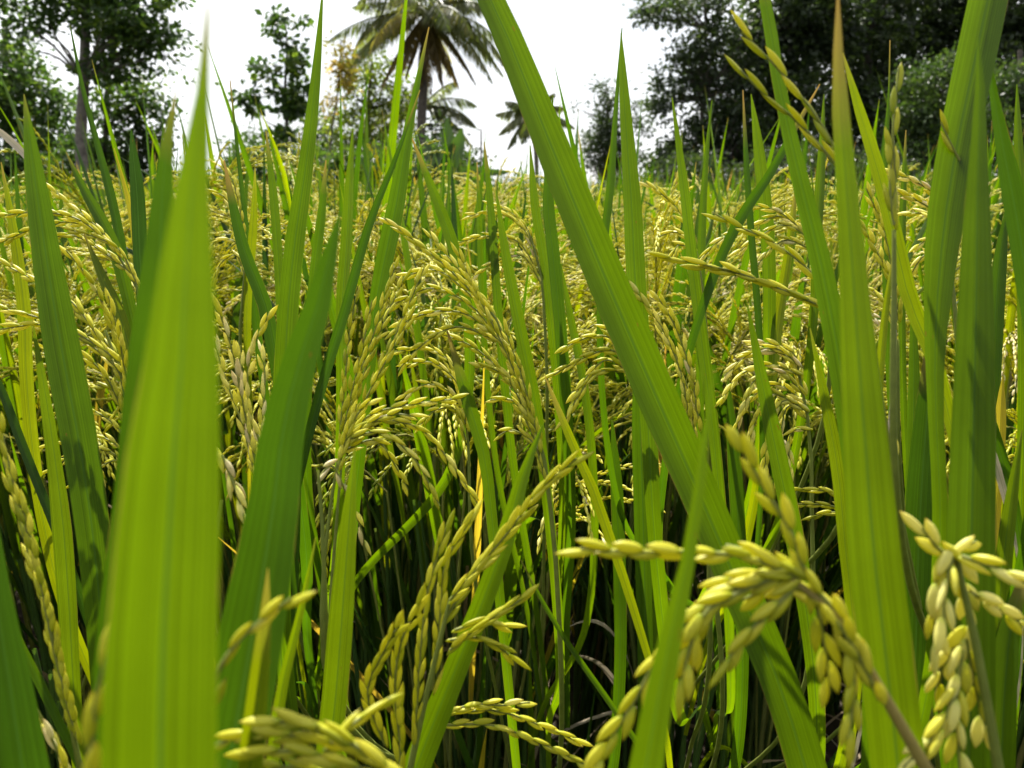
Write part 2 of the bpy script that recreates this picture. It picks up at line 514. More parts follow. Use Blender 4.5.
def gen_panicle(mb, base, d0, length, nb, glen, shape, curl, bias, gap, rn0, grains_m=1, thin=1.0):
    """A drooping head: a bending axis, strands along it, husks along each strand."""
    n = 14
    p = [np.array(base, float)]
    d = nrm(d0)
    st = length / (n - 1)
    side = nrm(np.array((d[0] + bias[0], d[1] + bias[1], 0)) + 1e-6)
    for i in range(n - 1):
        g = curl * (0.3 + i / n)
        d = nrm(d + (side * 0.45 - np.array((0, 0, 1.0))) * g * 0.16)
        p.append(p[-1] + d * st)
    p = np.array(p)
    add_tube(mb, p[::2], np.linspace(.0011, .0004, len(p[::2])), n=8, sides=4, rnd=rng.uniform(.2, .7), m=0)
    t = nrm(np.gradient(p, axis=0))
    for k in range(nb):
        u = 0.08 + 0.9 * k / nb
        i = int(u * (n - 1))
        b0 = p[i]
        dd = nrm(t[i] + rng.normal(0, 0.24, 3) + side * 0.1)
        ln = length * rng.uniform(.38, .6) * (1.1 - 0.35 * u)
        q = [b0]
        for j in range(5):
            dd = nrm(dd - np.array((0, 0, 1.0)) * (0.05 + 0.075 * j * curl * .8) + side * 0.02)
            q.append(q[-1] + dd * ln / 5)
        q = np.array(q)
        if thin > 0.5:
            add_tube(mb, q[::2], [.0006, .0005, .0004], n=4, sides=3, rnd=.5, m=0)
        for x, gd in grains_along(q, glen, gap, start=gap * 1.2):
            add_grain(mb, shape, x, gd, glen * rng.uniform(.9, 1.1), glen * rng.uniform(.24, .30), np.clip(rn0 + rng.normal(0, .14), 0, .97), m=grains_m)

def culm_path(top, spread):
    a = rng.uniform(0, 6.28)
    b = np.array((math.cos(a), math.sin(a), 0)) * spread
    top = np.asarray(top, float)
    return np.array([b, b + (top - b) * (.33, .33, .33) + rng.normal(0, .008, 3) * (1, 1, 0), b + (top - b) * (.66, .66, .66) + rng.normal(0, .008, 3) * (1, 1, 0), top])

def rnd_leaf():
    r = rng.random()
    if r < .03: return rng.uniform(.93, 1)
    return float(np.clip(rng.normal(.54, .26), .03, .92))

def plant_parts(seed_h, lod):
    """All pieces of one hill of rice, standing at the origin: dict of lists of MB."""
    parts = {'stem': [], 'leaf': [], 'dry': [], 'panicle': []}
    nst = {0: 30, 1: 30, 2: 7, 3: 3}[lod]
    npan = {0: 11, 1: 11, 2: 9, 3: 6}[lod]
    ntall = {0: 13, 1: 13, 2: 14, 3: 14}[lod]
    nlow = {0: 24, 1: 24, 2: 6, 3: 0}[lod]
    shape = {0: GR_MID, 1: GR_MID, 2: GR_LOW, 3: GR_LOW}[lod]
    for k in range(nst):
        a = rng.uniform(0, 6.28); r = rng.uniform(.02, .09)
        h = rng.uniform(.5, .72) * seed_h
        b = MB(); add_tube(b, culm_path((r * math.cos(a), r * math.sin(a), h), rng.uniform(.01, .045)), [.0042, .0036, .003, .0018], n=7, sides=5, rnd=np.clip(rng.normal(.5, .28), 0, 1))
        parts['stem'].append(b)
    for k in range(ntall):
        a = rng.uniform(0, 6.28); r = rng.uniform(.01, .07)
        zb = rng.uniform(.48, .63) * seed_h
        b = MB()
        gen_leaf(b, np.array((r * math.cos(a), r * math.sin(a), zb)), a + rng.normal(0, .5), abs(rng.normal(.16, .12)), rng.uniform(.25, .48) * seed_h, rng.uniform(.009, .0145), rng.uniform(0, .18) if rng.random() > .16 else rng.uniform(.3, .65), rnd_leaf(), n=16 if lod < 2 else 7, c=5 if lod < 2 else 3)
        parts['leaf'].append(b)
    for k in range(nlow):
        a = rng.uniform(0, 6.28); r = rng.uniform(.01, .05)
        zb = rng.uniform(.12, .45) * seed_h
        b = MB()
        gen_leaf(b, np.array((r * math.cos(a), r * math.sin(a), zb)), a, abs(rng.normal(.30, .15)), rng.uniform(.28, .45) * seed_h, rng.uniform(.007, .011), rng.uniform(.0, .25), np.clip(rng.normal(.38, .2), 0, .9) if rng.random() > .07 else rng.uniform(.94, 1), n=12 if lod < 2 else 5, c=3)
        parts['leaf'].append(b)
    for k in range(4 if lod < 2 else 0):
        a = rng.uniform(0, 6.28)
        b = MB()
        gen_leaf(b, np.array((.04 * math.cos(a), .04 * math.sin(a), rng.uniform(.08, .36))), a, rng.uniform(.3, .9), rng.uniform(.15, .3), rng.uniform(.004, .008), rng.uniform(.2, .7), rng.random(), n=12, c=3)
        parts['dry'].append(b)
    for k in range(npan):
        a = rng.uniform(0, 6.28); r = rng.uniform(.02, .11)
        top = np.array((r * math.cos(a), r * math.sin(a), (rng.uniform(.60, .78) if lod < 2 else rng.uniform(.58, .73)) * seed_h))
        le = abs(rng.normal(.38, .2))
        a2 = a + rng.normal(0, .6)
        d0 = np.array((math.cos(a2) * math.sin(le), math.sin(a2) * math.sin(le), math.cos(le)))
        b = MB()
        if lod < 2:
            add_tube(b, culm_path(top, .03)[1:], [.0022, .0018, .0012], n=5, sides=4, rnd=.4, m=0)
        gl = {0: .0088, 1: .0088, 2: .013, 3: .022}[lod]
        gen_panicle(b, top, d0, rng.uniform(.19, .25) * seed_h, {0: 11, 1: 11, 2: 6, 3: 3}[lod], gl, shape, rng.uniform(.7, 1.5), (-.12, 0), gl * {0: .46, 1: .46, 2: .62, 3: .8}[lod], float(np.clip(rng.normal(.48, .2), .05, .9)), thin={0: 1, 1: 1, 2: 0, 3: 0}[lod])
        parts['panicle'].append(b)
    return parts

NPROTO = 7
PM = {'dry': [M_DRY], 'stem': [M_STEM], 'leaf': [M_LEAF], 'panicle': [M_RACHIS, M_GRAIN]}
protos = []
for i in range(NPROTO):
    hh = rng.uniform(.95, 1.06)
    pp = plant_parts(hh, 0)
    full = [('leaf' if k == 'dry' else k, b.mesh('leaf' if k == 'dry' else k, PM[k])) for k in ('stem', 'leaf', 'dry', 'panicle') for b in pp[k]]
    fol, stm = MB(), MB()
    for b in pp['leaf']: fol.merge(b)
    for b in pp['stem']: stm.merge(b)
    mid = [('foliage', fol.mesh('foliage', [M_LEAF])), ('stem', stm.mesh('stem', [M_STEM]))] + [x for x in full if x[0] == 'panicle']
    protos.append((full, mid))

# the planted grid, with its lean and jitter
SP = 0.20
HERO_BASES = [(-.085, .26), (-.26, .42), (-.06, .40), (.12, .36), (.19, .40), (.03, .60), (-.17, .62), (.17, .62), (.36, .52), (-.40, .60)]
spots = []
for iy in range(-8, 120):
    yy = 0.10 + iy * SP
    if yy > 17.5: break
    half = 0.70 * max(yy, 0) + 1.6
    nx = int(half / SP) + 1
    for ix in range(-nx, nx + 1):
        x = ix * SP + (.5 * SP if iy % 2 else 0) + rng.normal(0, .03)
        y = yy + rng.normal(0, .03)
        spots.append((x, y))
vis, off = [], []
for x, y in spots:
    if any((x - a) ** 2 + (y - b) ** 2 < .125 ** 2 for a, b in HERO_BASES): continue
    if abs(x) < .5 * 0.9 and -.45 < y < .66 + .25 * abs(x): continue          # where the photographer stands and the front plants grow
    if y < 0.68 and abs(x) < .62 and y > -.4: continue
    inside = abs(x) < .665 * y + .10 and y > .55
    (vis if inside else off).append((y, x))
vis.sort()
near, rest = vis[:290], vis[290:]
GROUP = 'rice plants filling the field'
FLAB = 'ripening rice plant out in the field, erect green leaves over drooping yellow grain heads'
for k, (y, x) in enumerate(near):
    full, mid = protos[int(rng.integers(NPROTO))]
    e = empty('rice_plant', (x, y, 0))
    e.rotation_euler = (rng.normal(0, .03), rng.normal(0, .03), rng.uniform(0, 6.28))
    s = rng.uniform(.94, 1.07) if y > 2.4 else rng.uniform(.95, 1.13)
    e.scale = (s, s, s)
    tag(e, FLAB, 'rice plant', GROUP)
    for nm, me in (full if y < 1.75 else mid):
        o = bpy.data.objects.new(nm, me)
        COL.objects.link(o)
        o.parent = e

# the rest of the crop, too many to count
def stuff_protos(lod, n):
    res = []
    for i in range(n):
        pp = plant_parts(rng.uniform(.95, 1.06), lod)
        b = MB()
        for k, off_m in (('leaf', 0), ('stem', 1), ('panicle', 2)):
            for q in pp[k]:
                z = MB(); z.merge(q)
                z.qm = [mm + off_m for mm in z.qm]
                b.merge(z)
        res.append(b.pack())
    return res
S2, S3 = stuff_protos(2, 6), stuff_protos(3, 6)
crop = MB()
for y, x in rest + sorted(off):
    dist = math.hypot(x, y)
    far = dist > 8
    if far and rng.random() > 0.62: continue
    if y < -.2 and rng.random() > .5: continue
    b = (S3 if far else S2)[int(rng.integers(6))]
    a = rng.uniform(0, 6.28)
    s = rng.uniform(.90, 1.10)
    Mz = np.array(((math.cos(a), -math.sin(a), 0), (math.sin(a), math.cos(a), 0), (0, 0, 1.0))) * s
    crop.merge(b, Mz, (x, y, 0), rng.normal(0, .04))
tag(crop.build('rice_crop', [M_LEAF, M_STEM, M_RACHIS, M_GRAIN]), 'dense mass of ripening rice stretching back to the trees', 'rice crop', kind='stuff')

# ------------------------------------------------------------------ the front plants, leaf by leaf
GR_OBJ = []
for i in range(8):
    b = MB(); v, q, lv = GR_HI
    wj = rng.uniform(.9, 1.1, 2)
    b.add(v * (wj[0], wj[1], 1), 0.5, lv, (.10, .2, .3, .4, .48, .58, .7, .86)[i], quads=q)
    GR_OBJ.append(b.mesh('grain', [M_GRAIN]))

class Front:
    def __init__(s, base, label, nstem=14, nlow=12, hmax=.58):
        s.loc = np.array((base[0], base[1], 0.0))
        s.e = empty('rice_plant', s.loc)
        tag(s.e, label, 'rice plant', 'rice plants in front of the camera')
        for k in range(nstem):
            a = rng.uniform(0, 6.28); r = rng.uniform(.01, .05)
            b = MB(); add_tube(b, culm_path((r * math.cos(a), r * math.sin(a), rng.uniform(.35, hmax)), rng.uniform(.01, .04)), [.0036, .003, .0026, .0018], n=8, sides=6, rnd=np.clip(rng.normal(.45, .25), 0, 1))
            b.build('stem', M_STEM, s.e)
        for k in range(nlow):
            a = rng.uniform(0, 6.28); r = rng.uniform(.01, .04)
            b = MB(); gen_leaf(b, np.array((r * math.cos(a), r * math.sin(a), rng.uniform(.1, hmax - .25))), a, abs(rng.normal(.25, .15)), rng.uniform(.2, .32), rng.uniform(.008, .012), rng.uniform(0, .15), np.clip(rng.normal(.4, .2), 0, .9))
            b.build('leaf', M_LEAF, s.e)
    def leaf(s, pts, d, rnd=.5, fold=.36, face=None, twist=0.0, d2=None, wave=.07, label=None, mat=None, run=True):
        """pts: (px, py, width px) from tip to the lowest point in view; then it runs down to the plant's culm."""
        d2 = d if d2 is None else d2
        k = len(pts)
        dd = np.linspace(d, d2, k)
        p = [P(x, y, z) for (x, y, _), z in zip(pts, dd)]
        wd = [q[2] * z / FPX for q, z in zip(pts, dd)]
        if run:
            last = p[-1]; dr = nrm(p[-1] - p[-2])
            zt = max(.04, min(last[2] - .36, .5))
            a = rng.uniform(0, 6.28)
            foot = s.loc + np.array((math.cos(a) * .02, math.sin(a) * .02, zt))
            h = np.linalg.norm(foot - last)
            p += [last * .65 + foot * .35 + (dr * h * .35 - (foot - last) * .35) * .5, last * .3 + foot * .7, foot]
            wd += [wd[-1] * .92, wd[-1] * .75, wd[-1] * .55]
        b = MB()
        ctr = np.mean(p[:k], axis=0)
        f = nrm(CP - ctr) if face is None else nrm(face)
        f = nrm(f + np.array((rng.normal(0, .25), 0, .05)))
        add_leaf(b, np.array(p) - s.loc, wd, f, n=44, c=7, fold=fold, twist=twist, rnd=rnd, wave=wave)
        o = b.build('leaf', mat or M_LEAF, s.e)
        if label: o['label'] = label
        return o
    def panicle(s, rachis, branches, d, glen=.0092, gap=.46, rn=.45, single=False, jit=.012, wk=.285, splay=.14, label=None, stalk=.0011, srn=.25):
        """rachis and branches in (px, py); husks are single sub-parts where single is set."""
        b = MB()
        rp = [P(x, y, d) for x, y in rachis]
        foot = s.loc + np.array((rng.uniform(-.02, .02), rng.uniform(-.02, .02), max(.04, min(rp[0][2] - .36, .5))))
        rp = [foot, foot * .45 + rp[0] * .55 + (rp[0] - rp[1]) * .4] + rp
        add_tube(b, np.array(rp) - s.loc, np.linspace(stalk * 1.6, stalk * .6, len(rp)), n=24, sides=6, rnd=srn, m=0)
        sta = []
        for br in branches:
            br, dz = (br[0], br[1]) if isinstance(br, tuple) else (br, rng.normal(0, jit))
            k = len(br)
            q = np.array([P(x, y, d + dz * (.2 + .8 * i / (k - 1))) for i, (x, y) in enumerate(br)])
            add_tube(b, q - s.loc, np.linspace(stalk * .55, stalk * .3, k), n=14, sides=5, rnd=.4, m=0)
            sta += grains_along(q, glen, glen * gap, splay=splay)
        if not single:
            for x, gd in sta:
                add_grain(b, GR_MID, x - s.loc, gd, glen * rng.uniform(.88, 1.12), glen * wk * rng.uniform(.85, 1.1), float(np.clip(rn + rng.normal(0, .13), 0, .97)), m=1)
            o = b.build('panicle', [M_RACHIS, M_GRAIN], s.e)
        else:
            o = b.build('panicle', [M_RACHIS], s.e)
            for x, gd in sta:
                i = int(np.clip(round(rn * 8 + rng.normal(0, 1.2)), 0, 7))
                g = bpy.data.objects.new('grain', GR_OBJ[i])
                COL.objects.link(g)
                g.parent = o
                Mx = Matrix(basis(gd, rng.uniform(0, 6.28)).tolist()).to_4x4()
                W = glen * wk * rng.uniform(.88, 1.12)
                g.matrix_local = Matrix.Translation(Vector(x - s.loc)) @ Mx @ Matrix.Diagonal((W / 2, W / 2, glen * rng.uniform(.88, 1.12), 1))
        if label: o['label'] = label
        return o

# A: the very near blurred leaf
A = Front(HERO_BASES[0], 'rice plant nearest the lens, one huge blurred bright green leaf', 5, 2, .5)
A.leaf([(208, 5, 3), (205, 60, 8), (201, 110, 15), (194, 171, 27), (187, 260, 48), (182, 360, 68), (175, 440, 84), (170, 520, 94), (163, 640, 102), (160, 768, 106)], .105, .745, .16, label='very near blurred bright yellow-green leaf')
A.leaf([(176, 92, 1), (168, 135, 9), (164, 171, 15), (160, 260, 32), (152, 360, 46), (147, 440, 52), (142, 520, 58), (130, 640, 64), (125, 768, 66)], .19, .35, .3, twist=.5)
A.leaf([(341, 210, 1), (331, 250, 14), (316, 311, 26), (300, 360, 33), (283, 430, 42), (273, 510, 50), (258, 600, 60), (240, 700, 66), (228, 768, 70)], .19, .285, .3, twist=-.6, label='dull dark green leaf leaning right')
A.panicle([(82, 800), (88, 770)], [[(86, 778), (92, 735), (98, 690), (108, 650)]], .13, rn=.35, single=True, gap=.75, jit=0, wk=.3)

# B: left edge
B = Front(HERO_BASES[1], 'rice plant at the left edge, sharp upright leaves and a dense narrow grain head', 8, 5)
B.leaf([(24, 94, 1), (34, 171, 17), (47, 260, 26), (64, 360, 33), (79, 440, 32), (90, 510, 31), (103, 640, 28), (110, 760, 26)], .34, .50, .3)
B.leaf([(32, 318, 1), (46, 400, 12), (56, 470, 16), (62, 520, 20), (68, 600, 20), (74, 700, 18)], .38, .78, .25)
B.leaf([(1, 162, 1), (10, 210, 6), (18, 260, 10), (24, 310, 12), (26, 370, 12)], .48, .9, .2)
B.leaf([(-40, 380, 4), (-16, 500, 16), (-4, 600, 28), (12, 700, 40), (22, 768, 46)], .2, .18, .3, twist=.5)
B.leaf([(-30, 330, 2), (0, 387, 7), (20, 440, 9), (40, 490, 9), (52, 520, 9)], .42, .2, .3)
B.leaf([(70, 25, 1), (82, 85, 4), (99, 150, 6), (107, 180, 8), (120, 239, 9), (128, 300, 10), (134, 340, 9)], .55, .25, .4)
B.leaf([(66, 152, 1), (84, 190, 8), (102, 222, 12), (116, 253, 13), (127, 295, 12)], .5, .5, .3)
B.leaf([(131, 128, 1), (134, 160, 9), (137, 191, 13), (140, 253, 14), (145, 330, 13)], .5, .06, .2, twist=.6, label='pale blue-green leaf')
B.leaf([(114, 148, 1), (131, 212, 6), (138, 256, 8), (146, 310, 7)], .56, .945, .2)
B.leaf([(84, 234, 1), (103, 278, 9), (120, 316, 12), (131, 355, 10)], .46, .86, .25)
B.leaf([(4, 560, 1), (12, 622, 6), (36, 675, 9), (61, 726, 9)], .3, .45, .2)
B.leaf([(-25, 118, 3), (0, 132, 6), (14, 144, 7), (27, 158, 6), (40, 185, 5)], .6, .9, .2, mat=M_DRY, run=False, label='dry pale straw-coloured leaf')
B.panicle([(80, 768), (70, 720)], [[(74, 735), (60, 665), (47, 605), (31, 545), (13, 480), (0, 425)], [(72, 720), (55, 650), (39, 590), (22, 530), (4, 462)], [(78, 740), (64, 690), (52, 640), (38, 570), (22, 505)]], .27, glen=.0082, rn=.35, gap=.5)
B.panicle([(90, 800), (80, 790)], [[(78, 795), (55, 745), (35, 705)], [(85, 800), (68, 765), (48, 728)]], .26, rn=.75, gap=.6)

# J: dense heads at the left
J = Front(HERO_BASES[9], 'rice plant behind the left edge plant, two dense yellow heads bending left over each other', 8, 5)
J.panicle([(138, 470), (130, 420), (120, 370), (105, 330)], [[(128, 375), (110, 320), (90, 280), (66, 250)], [(125, 365), (95, 330), (50, 290), (0, 262)], [(120, 362), (80, 335), (40, 318), (0, 308)], [(122, 372), (90, 345), (45, 325), (-4, 330)], [(130, 392), (122, 350), (115, 320), (108, 296)], [(128, 402), (118, 370), (100, 340), (78, 306)], [(131, 420), (128, 385), (122, 355), (120, 325)], [(126, 385), (100, 340), (70, 300), (40, 280)], [(130, 430), (118, 400), (105, 375), (85, 355)], [(131, 440), (124, 410), (112, 390), (98, 385)]], .38, rn=.5, gap=.5)
J.panicle([(152, 400), (148, 330), (138, 290), (118, 255)], [[(120, 256), (95, 225), (70, 205), (48, 185)], [(110, 245), (80, 220), (40, 212), (0, 216)], [(130, 272), (100, 250), (70, 235), (45, 240)], [(102, 232), (70, 222), (30, 230), (0, 243)], [(140, 295), (130, 268), (105, 252), (84, 236)], [(138, 285), (115, 246), (92, 236), (62, 228)]], .47, rn=.6, gap=.5)
J.panicle([(150, 560), (140, 480), (120, 430)], [[(140, 480), (120, 430), (90, 410), (60, 415)], [(138, 475), (110, 440), (70, 440), (30, 452)], [(140, 490), (118, 460), (95, 470), (70, 490)], [(140, 485), (105, 450), (75, 455), (40, 478)]], .5, rn=.6, gap=.5)

# G: left of centre
G = Front(HERO_BASES[6], 'rice plant left of centre, its tall sharp leaf reaching up beside the slender tree', 9, 6)
G.leaf([(323, -14, 1), (315, 85, 10), (305, 171, 15), (295, 240, 19), (288, 310, 20), (284, 400, 23), (281, 480, 24), (278, 560, 24)], .44, .55, .3)
G.leaf([(266, 131, 1), (273, 191, 8), (278, 253, 9), (282, 330, 9)], .6, .6)
G.leaf([(255, 168, 1), (254, 205, 6), (252, 240, 9), (248, 283, 9), (247, 335, 8)], .55, .88)
G.leaf([(230, 80, 1), (236, 137, 3), (243, 200, 5), (250, 270, 8)], .6, .3)
G.leaf([(224, 160, 1), (232, 200, 8), (244, 250, 12), (265, 306, 14), (276, 360, 14)], .5, .3)
G.leaf([(353, 128, 1), (350, 175, 8), (346, 250, 12), (342, 302, 12), (342, 380, 11)], .52, .7)
G.leaf([(429, 27, 1), (417, 85, 6), (407, 137, 10), (396, 205, 17), (386, 253, 18), (376, 302, 14), (368, 380, 12)], .5, .45, .3, twist=.3)
G.leaf([(420, 90, 1), (393, 165, 5), (371, 219, 8), (364, 241, 9), (345, 310, 10), (322, 385, 10), (304, 455, 9)], .4, .2, .3)
G.leaf([(411, 136, 1), (433, 191, 9), (450, 236, 12), (464, 290, 11)], .6, .62)
G.leaf([(326, 160, 1), (322, 210, 8), (316, 260, 10), (310, 330, 10)], .62, .45)
G.leaf([(300, 330, 2), (296, 400, 14), (292, 480, 18), (290, 560, 18), (288, 640, 16)], .5, .35)
G.panicle([(250, 560), (256, 470)], [[(257, 470), (242, 400), (232, 350), (216, 303)], [(262, 450), (247, 395), (254, 345), (270, 312)], [(258, 460), (246, 420), (242, 380), (240, 345)], [(256, 480), (244, 430), (226, 380), (214, 340)], [(262, 470), (262, 420), (265, 380), (262, 345)]], .38, rn=.8, gap=.52)
G.panicle([(215, 540), (222, 500)], [[(222, 455), (232, 480), (242, 510), (247, 530)], [(218, 450), (228, 470), (240, 490)]], .3, rn=.9, gap=.6)
G.panicle([(325, 600), (322, 520), (318, 470)], [[(318, 480), (330, 465), (345, 490), (358, 520), (368, 556)]], .34, rn=.93, gap=.75)
G.panicle([(240, 330), (245, 260), (240, 215)], [[(244, 260), (236, 220), (222, 195), (205, 190)], [(246, 255), (240, 210), (232, 180), (222, 165)], [(246, 270), (232, 240), (218, 240), (204, 262)], [(246, 280), (235, 255), (222, 262), (212, 285)]], .55, rn=.7)

# F: centre
Fp = Front(HERO_BASES[5], 'rice plant in the centre of the picture with heavy arching yellow-green grain heads', 9, 6)
Fp.leaf([(496, 190, 1), (505, 250, 9), (518, 318, 12), (535, 404, 12), (545, 480, 11)], .45, .72)
Fp.leaf([(484, 142, 1), (488, 180, 6), (491, 215, 8), (497, 300, 9)], .6, .6)
Fp.leaf([(561, 264, 1), (569, 311, 7), (583, 380, 9), (592, 460, 9)], .55, .7)
Fp.leaf([(545, 376, 1), (566, 428, 8), (577, 454, 9), (593, 489, 10), (608, 533, 10), (622, 573, 9), (640, 630, 8), (652, 670, 7)], .36, .90, .25, label='yellowing narrow leaf')
Fp.leaf([(447, 330, 1), (467, 397, 13), (484, 455, 12), (492, 520, 11), (500, 600, 10)], .42, .62)
Fp.leaf([(530, 145, 1), (535, 205, 9), (544, 260, 9), (552, 330, 9)], .6, .7)
Fp.leaf([(553, 95, 1), (549, 160, 7), (548, 205, 12), (553, 253, 13), (561, 340, 13)], .55, .4)
Fp.leaf([(477, 162, 1), (479, 219, 6), (482, 310, 7)], .62, .6)
Fp.leaf([(521, 560, 1), (540, 597, 4), (562, 634, 5), (610, 703, 6), (645, 755, 6)], .4, .5)
Fp.leaf([(636, 325, 2), (640, 420, 16), (643, 520, 18), (645, 600, 18), (646, 690, 16)], .52, .45)
Fp.leaf([(655, 440, 2), (657, 500, 11), (658, 600, 12), (659, 700, 11)], .5, .75)
Fp.leaf([(612, 420, 2), (616, 480, 12), (619, 560, 13), (620, 660, 12)], .55, .4)
Fp.panicle([(560, 640), (552, 520), (540, 440), (518, 375), (492, 312), (468, 280)], [[(535, 430), (515, 370), (490, 310), (455, 265), (430, 235)], [(530, 410), (505, 350), (480, 300), (458, 252)], [(510, 360), (470, 305), (430, 288), (396, 304)], [(505, 345), (460, 312), (415, 317), (382, 338)], [(500, 342), (455, 327), (420, 347), (398, 370)], [(520, 390), (500, 370), (475, 348), (436, 332)], [(490, 312), (455, 275), (420, 245), (382, 217)], [(540, 440), (520, 400), (500, 372), (480, 365)], [(500, 330), (465, 290), (435, 270), (405, 276)], [(545, 470), (528, 425), (512, 400), (490, 400)], [(540, 450), (530, 405), (516, 360), (505, 330)], [(545, 480), (530, 440), (510, 430), (498, 436)]], .42, rn=.55, gap=.5)
Fp.panicle([(330, 640), (335, 540), (342, 460)], [[(345, 440), (355, 390), (375, 330), (397, 260)], [(350, 430), (365, 370), (385, 320), (405, 276)], [(340, 432), (345, 380), (350, 330), (358, 286)], [(355, 430), (375, 380), (398, 330), (424, 268)], [(340, 450), (350, 400), (362, 350), (372, 300)], [(348, 440), (368, 395), (392, 350), (415, 310)]], .4, rn=.42, gap=.52)
Fp.panicle([(322, 640), (326, 540), (338, 460)], [[(340, 450), (370, 415), (410, 405), (462, 398)], [(345, 445), (372, 422), (400, 414), (416, 417)], [(345, 435), (385, 420), (425, 432), (450, 462), (478, 504)], [(345, 440), (380, 432), (412, 456), (440, 506)], [(340, 455), (352, 425), (365, 405), (371, 401)], [(338, 470), (346, 440), (352, 420), (357, 404)], [(345, 450), (375, 440), (395, 465), (408, 490)]], .36, rn=.6, gap=.52)
Fp.panicle([(470, 520), (468, 440), (462, 390)], [[(466, 420), (455, 380), (430, 362), (404, 366)], [(468, 430), (450, 392), (428, 384), (402, 398)], [(466, 440), (452, 408), (436, 410), (420, 425)], [(462, 400), (448, 360), (425, 348), (395, 352)]], .5, rn=.65)
Fp.panicle([(545, 330), (540, 270), (528, 230)], [[(540, 270), (520, 225), (495, 212), (465, 217)], [(540, 275), (515, 240), (485, 236), (455, 244)], [(542, 285), (520, 255), (495, 262), (470, 280)], [(540, 265), (528, 230), (510, 212), (490, 205)]], .6, rn=.7)

# C: lower centre left
C = Front(HERO_BASES[2], 'rice plant low in front, left of centre, with an upright spray of large clear grains', 7, 3, .48)
C.leaf([(355, 448, 1), (350, 508, 14), (343, 600, 24), (335, 700, 26), (328, 768, 26)], .3, .78, .25)
C.leaf([(268, 568, 1), (265, 620, 12), (258, 690, 20), (250, 768, 24)], .172, .9, .25)
C.leaf([(316, 537, 1), (301, 610, 7), (280, 699, 11), (272, 768, 12)], .25, .8)
C.leaf([(544, 422, 1), (521, 482, 13), (511, 520, 18), (490, 583, 20), (463, 651, 23), (432, 727, 27), (416, 768, 28)], .29, .72, .3)
C.panicle([(406, 790), (424, 705), (440, 640), (450, 600)], [[(450, 600), (480, 565), (510, 530), (540, 490), (577, 458)], [(445, 620), (470, 580), (497, 546), (526, 512)], [(432, 690), (440, 620), (447, 560), (476, 512)], [(415, 740), (420, 660), (428, 590), (446, 528)], [(400, 740), (395, 690), (402, 640), (422, 600)], [(385, 745), (368, 690), (385, 650), (402, 620)], [(450, 650), (480, 625), (505, 610), (533, 591)], [(455, 630), (480, 622), (510, 627)], [(450, 640), (480, 638), (503, 650), (517, 662)], [(400, 790), (400, 735), (398, 690)]], .28, glen=.0100, rn=.34, gap=.36, wk=.21, single=True, label='upright spray of plump yellow-green grains')
C.panicle([(420, 800), (432, 740)], [[(440, 715), (470, 705), (505, 705), (530, 702)], [(445, 715), (490, 710), (540, 725), (585, 745)], [(445, 725), (490, 725), (545, 745), (592, 768)]], .33, glen=.0088, rn=.55, gap=.5, single=True)
C.panicle([(500, 830), (440, 790)], [[(430, 790), (350, 748), (290, 735), (250, 735), (214, 745)], [(380, 762), (330, 732), (290, 722), (262, 722)], [(325, 752), (345, 730), (365, 715), (390, 698)], [(400, 782), (350, 765), (300, 752), (245, 752)], [(345, 745), (310, 725), (285, 712)], [(350, 790), (310, 768), (270, 768)]], .17, rn=.42, gap=.48, single=True, jit=.006, wk=.25, label='near blurred head of plump grains lying to the left')
C.panicle([(205, 800), (208, 750)], [[(210, 705), (220, 668), (240, 640), (262, 620), (292, 598)]], .16, glen=.0075, rn=.4, gap=.62, single=True, jit=0)

# D: diagonal leaf and the big arching head
D = Front(HERO_BASES[3], 'rice plant whose long broad leaf cuts diagonally over a big arching head', 7, 3, .48)
D.leaf([(380, -260, 3), (430, -120, 17), (465, -50, 23), (491, 0, 26), (545, 130, 33), (598, 260, 38), (658, 400, 40), (702, 500, 38), (740, 590, 37), (778, 680, 36), (806, 768, 38)], .32, .61, .55, twist=.1, d2=.30, label='long broad diagonal leaf with a small rust spot')
D.leaf([(714, 368, 1), (708, 410, 5), (703, 460, 10), (696, 510, 12), (686, 570, 15), (672, 630, 22), (658, 700, 28), (646, 768, 34)], .15, .70, .2)
D.panicle([(930, 775), (905, 735), (870, 670), (835, 612), (800, 577), (768, 560)], [[(800, 577), (745, 557), (690, 552), (630, 552), (580, 549)], [(800, 580), (772, 562), (745, 550), (726, 545)], [(790, 572), (740, 592), (706, 612), (688, 655), (680, 705)], [(800, 582), (770, 612), (745, 637), (720, 672)], [(760, 575), (700, 612), (664, 650), (632, 705), (594, 766)], [(840, 618), (805, 572), (790, 530), (765, 490), (735, 430)], [(842, 615), (850, 645), (854, 690), (848, 740)], [(815, 590), (820, 622), (826, 655), (830, 692)], [(795, 575), (755, 575), (728, 580), (708, 588)], [(750, 580), (712, 600), (695, 640), (690, 660)], [(835, 615), (800, 590), (768, 590), (742, 600)], [(880, 700), (858, 655), (836, 620)]], .18, glen=.0086, rn=.42, gap=.47, single=True, jit=.008, wk=.31, splay=.2, label='big near arching head of plump pale yellow grains', stalk=.0012, srn=.8)

